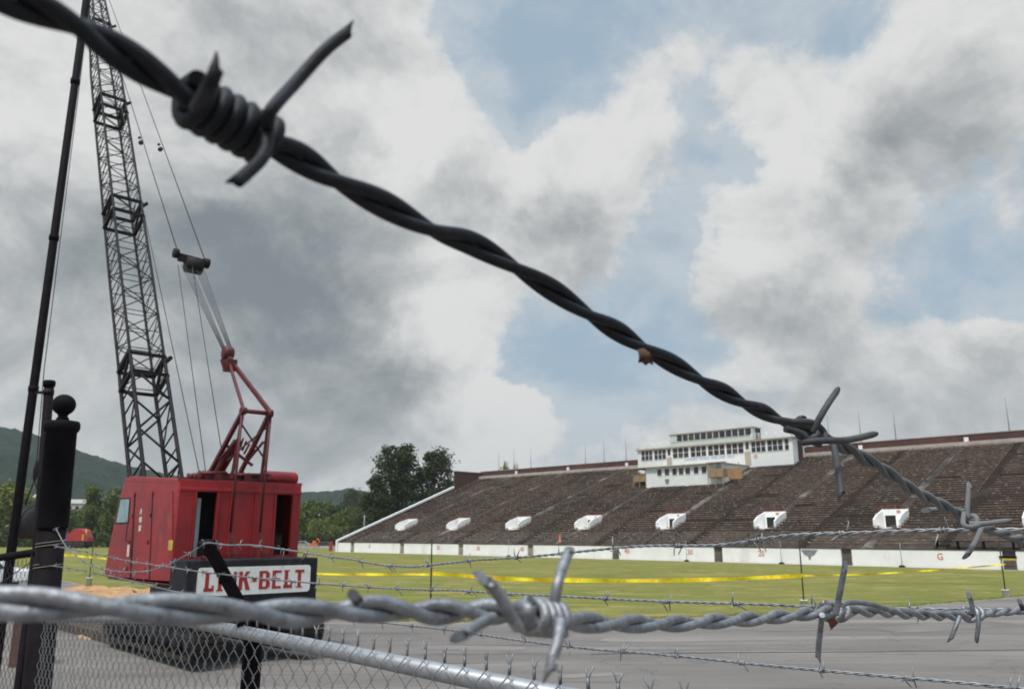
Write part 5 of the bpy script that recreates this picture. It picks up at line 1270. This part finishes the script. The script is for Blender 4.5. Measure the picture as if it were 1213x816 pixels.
barb(w2, pos2, 626, 664, 4.6, [[(657, 712, 15.5, -.006), (661, 690, 15.4, -.006), (667, 670, 15.2, -.004), (675, 651, 15.0, -.002)], [(664, 735, 15.8, -.012), (661, 758, 16.0, -.014), (655, 778, 16.2, -.014), (652, 795, 16.3, -.014)],
                             [(613, 742, 16.9, -.012), (604, 728, 17.0, -.014), (592, 706, 17.1, -.014), (575, 686, 17.3, -.014)], [(584, 731, 17.0, .004), (566, 740, 17.2, .0), (546, 753, 17.4, -.004)],
                             [(606, 722, 16.6, .003), (618, 716, 16.3, -.004), (626, 722, 16.2, -.008), (628, 736, 16.2, -.006)]], 'galv_near', rc=1.12, rb=.47)
barb(w2, pos2, 980, 1000, 2.2, [[(990, 728, 8.3, -.010), (993, 712, 8.3, -.010), (997, 690, 8.3, -.010), (1001, 671, 8.3, -.010)], [(974, 728, 8.4, .004), (972, 745, 8.2, .004), (970, 762, 8.2, .004), (969, 780, 8.2, .004)],
                              [(996, 716, 8.0, -.004), (1012, 713, 7.8, -.004), (1034, 716, 7.6, -.004), (1052, 722, 7.5, -.002)]], 'galv_near', rc=1.2, rb=.48)
mb = MB(); mb.add([wp(980, 733, 8.3, -.006), wp(989, 732, 8.3, -.007), wp(993, 738, 8.3, -.006), wp(984, 746, 8.3, -.005)], [(0, 1, 2, 3)]); mb.build('rust_flake', 'rust', w2)
barb(w2, pos2, 1146, 1160, 2.2, [[(1153, 727, 6.3, -.010), (1151, 715, 6.3, -.010), (1148, 704, 6.3, -.010)], [(1137, 730, 6.3, .004), (1132, 742, 6.3, .0), (1126, 757, 6.3, .0)], [(1159, 728, 6.3, -.008), (1159, 740, 6.3, -.010), (1157, 755, 6.3, -.010)]], 'galv_near', rc=1.15, rb=.48)
mb = MB(); mb.tube([wp(426, 714, 18.9, .006), wp(418, 704, 18.9, .006)], .0009, 10, skew=1); mb.build('barb_tip', 'cable', w2)
mb = MB(); mb.tube([wp(1212, 722, 6.4), wp(1208, 712, 6.4)], .0010, 8, skew=1); mb.build('barb_tip', 'cable', w2)
# ---- three thin strands carried on the fence arms
R3 = .0013
def far_wire(label, segs, off, seed):
    base = fence_at(0, off)
    P = []
    pts3 = [onplane(x, y, base, FN) for x, y in segs]
    t_ = thing('barbed_strand', label, 'barbed wire', pts3[len(pts3)//2], 'thin barbed strands above the fence')
    ctr = smooth3(pts3, 10)
    # resample evenly
    out = [ctr[0]]; acc = 0; step = .006
    for a, b in zip(ctr, ctr[1:]):
        L_ = (b-a).length; d_ = step-acc
        while d_ <= L_: out.append(a.lerp(b, d_/L_)); d_ += step
        acc = L_-(d_-step)
    ph = [i*step/.016*PI for i in range(len(out))]
    helix_pair(out, ph, R3, 6, 'galv_far', t_)
    rr = random.Random(seed); L_ = len(out)*step; s_ = rr.uniform(.02, .08)
    while s_ < L_-.02:
        i = int(s_/step); p = out[i]; t = (out[min(i+1, len(out)-1)]-out[i-1]).normalized()
        u = t.cross(Vector((0, 0, 1))).normalized(); w = t.cross(u); a0 = rr.uniform(0, 6)
        mb = MB(); pts = []
        for k in range(29):
            an = a0+2*PI*2.3*k/28; pts.append(p + t*(.010*(k/28-.5)) + (u*math.cos(an)+w*math.sin(an))*R3*2.1)
        mb.tube(pts, R3*.85, 6)
        for e, sg in ((pts[0], -1), (pts[-1], 1)):
            for q in range(2):
                an = a0+q*2.3+sg; dv = (u*math.cos(an)+w*math.sin(an)+t*rr.uniform(-.4, .4)).normalized(); mb.tube([e, e+dv*.008, e+dv*rr.uniform(.012, .018)], [R3*.85, R3*.8, R3*.4], 5)
        mb.build('barb', 'galv_far', t_)
        s_ += .125*rr.uniform(.93, 1.07)
    return t_
far_wire('topmost thin barbed strand, tied to the top of the black fence arm', [(66, 625), (79, 648), (100, 665), (119, 673), (143, 677), (172, 676.5), (196, 670), (212, 662), (233, 650), (246, 643), (270, 645.5), (298, 645.5), (336.5, 650.7), (390, 659), (417, 662.5), (445, 668), (486, 671), (511, 669), (560, 663.5), (585, 662), (640, 658), (703, 651.5), (764, 646.5), (835, 646), (870, 643.5), (914, 636.5), (948, 633), (995, 631.5), (1080, 628.5), (1142, 627.5), (1213, 627), (1260, 627)], .17, 1)
far_wire('middle thin barbed strand crossing the crane sign and running level in front of the grass', [(63.5, 646), (119, 657), (148, 663.6), (196, 671), (233.5, 676.5), (264, 680), (310, 685), (390, 692), (460, 696.7), (509, 698.3), (541, 699), (584, 702), (673, 706.5), (760, 711), (830, 713.5), (900, 715.5), (970, 718.5), (1050, 720.5), (1114, 721.5), (1213, 722.5), (1260, 723)], .11, 2)
far_wire('lowest thin barbed strand, crossing in front of the asphalt to the lower right', [(63.5, 670), (119, 679.5), (159, 688.7), (196, 698), (233, 706), (300, 718), (380, 729), (460, 738), (540, 746.8), (606, 757), (697, 768), (760, 773), (830, 779.5), (900, 787), (970, 793.5), (1042, 800), (1130, 807.5), (1213, 816), (1260, 822)], .05, 3)

# ------------------------------------------------------------------ haze
HZ = MB(); HZ.box(-1500, 1500, -60, 1450, -3.2, 190)
hm = bpy.data.materials.new('haze'); hm.use_nodes = True; t = hm.node_tree
for n_ in list(t.nodes): t.nodes.remove(n_)
pv_ = t.nodes.new('ShaderNodeVolumePrincipled'); pv_.inputs['Color'].default_value = (.88, .93, 1, 1); pv_.inputs['Density'].default_value = .00014; pv_.inputs['Anisotropy'].default_value = .3
ou = t.nodes.new('ShaderNodeOutputMaterial'); t.links.new(pv_.outputs[0], ou.inputs['Volume'])
M['haze'] = hm
if True:
    hz = HZ.build('haze', 'haze'); hz['kind'] = 'stuff'
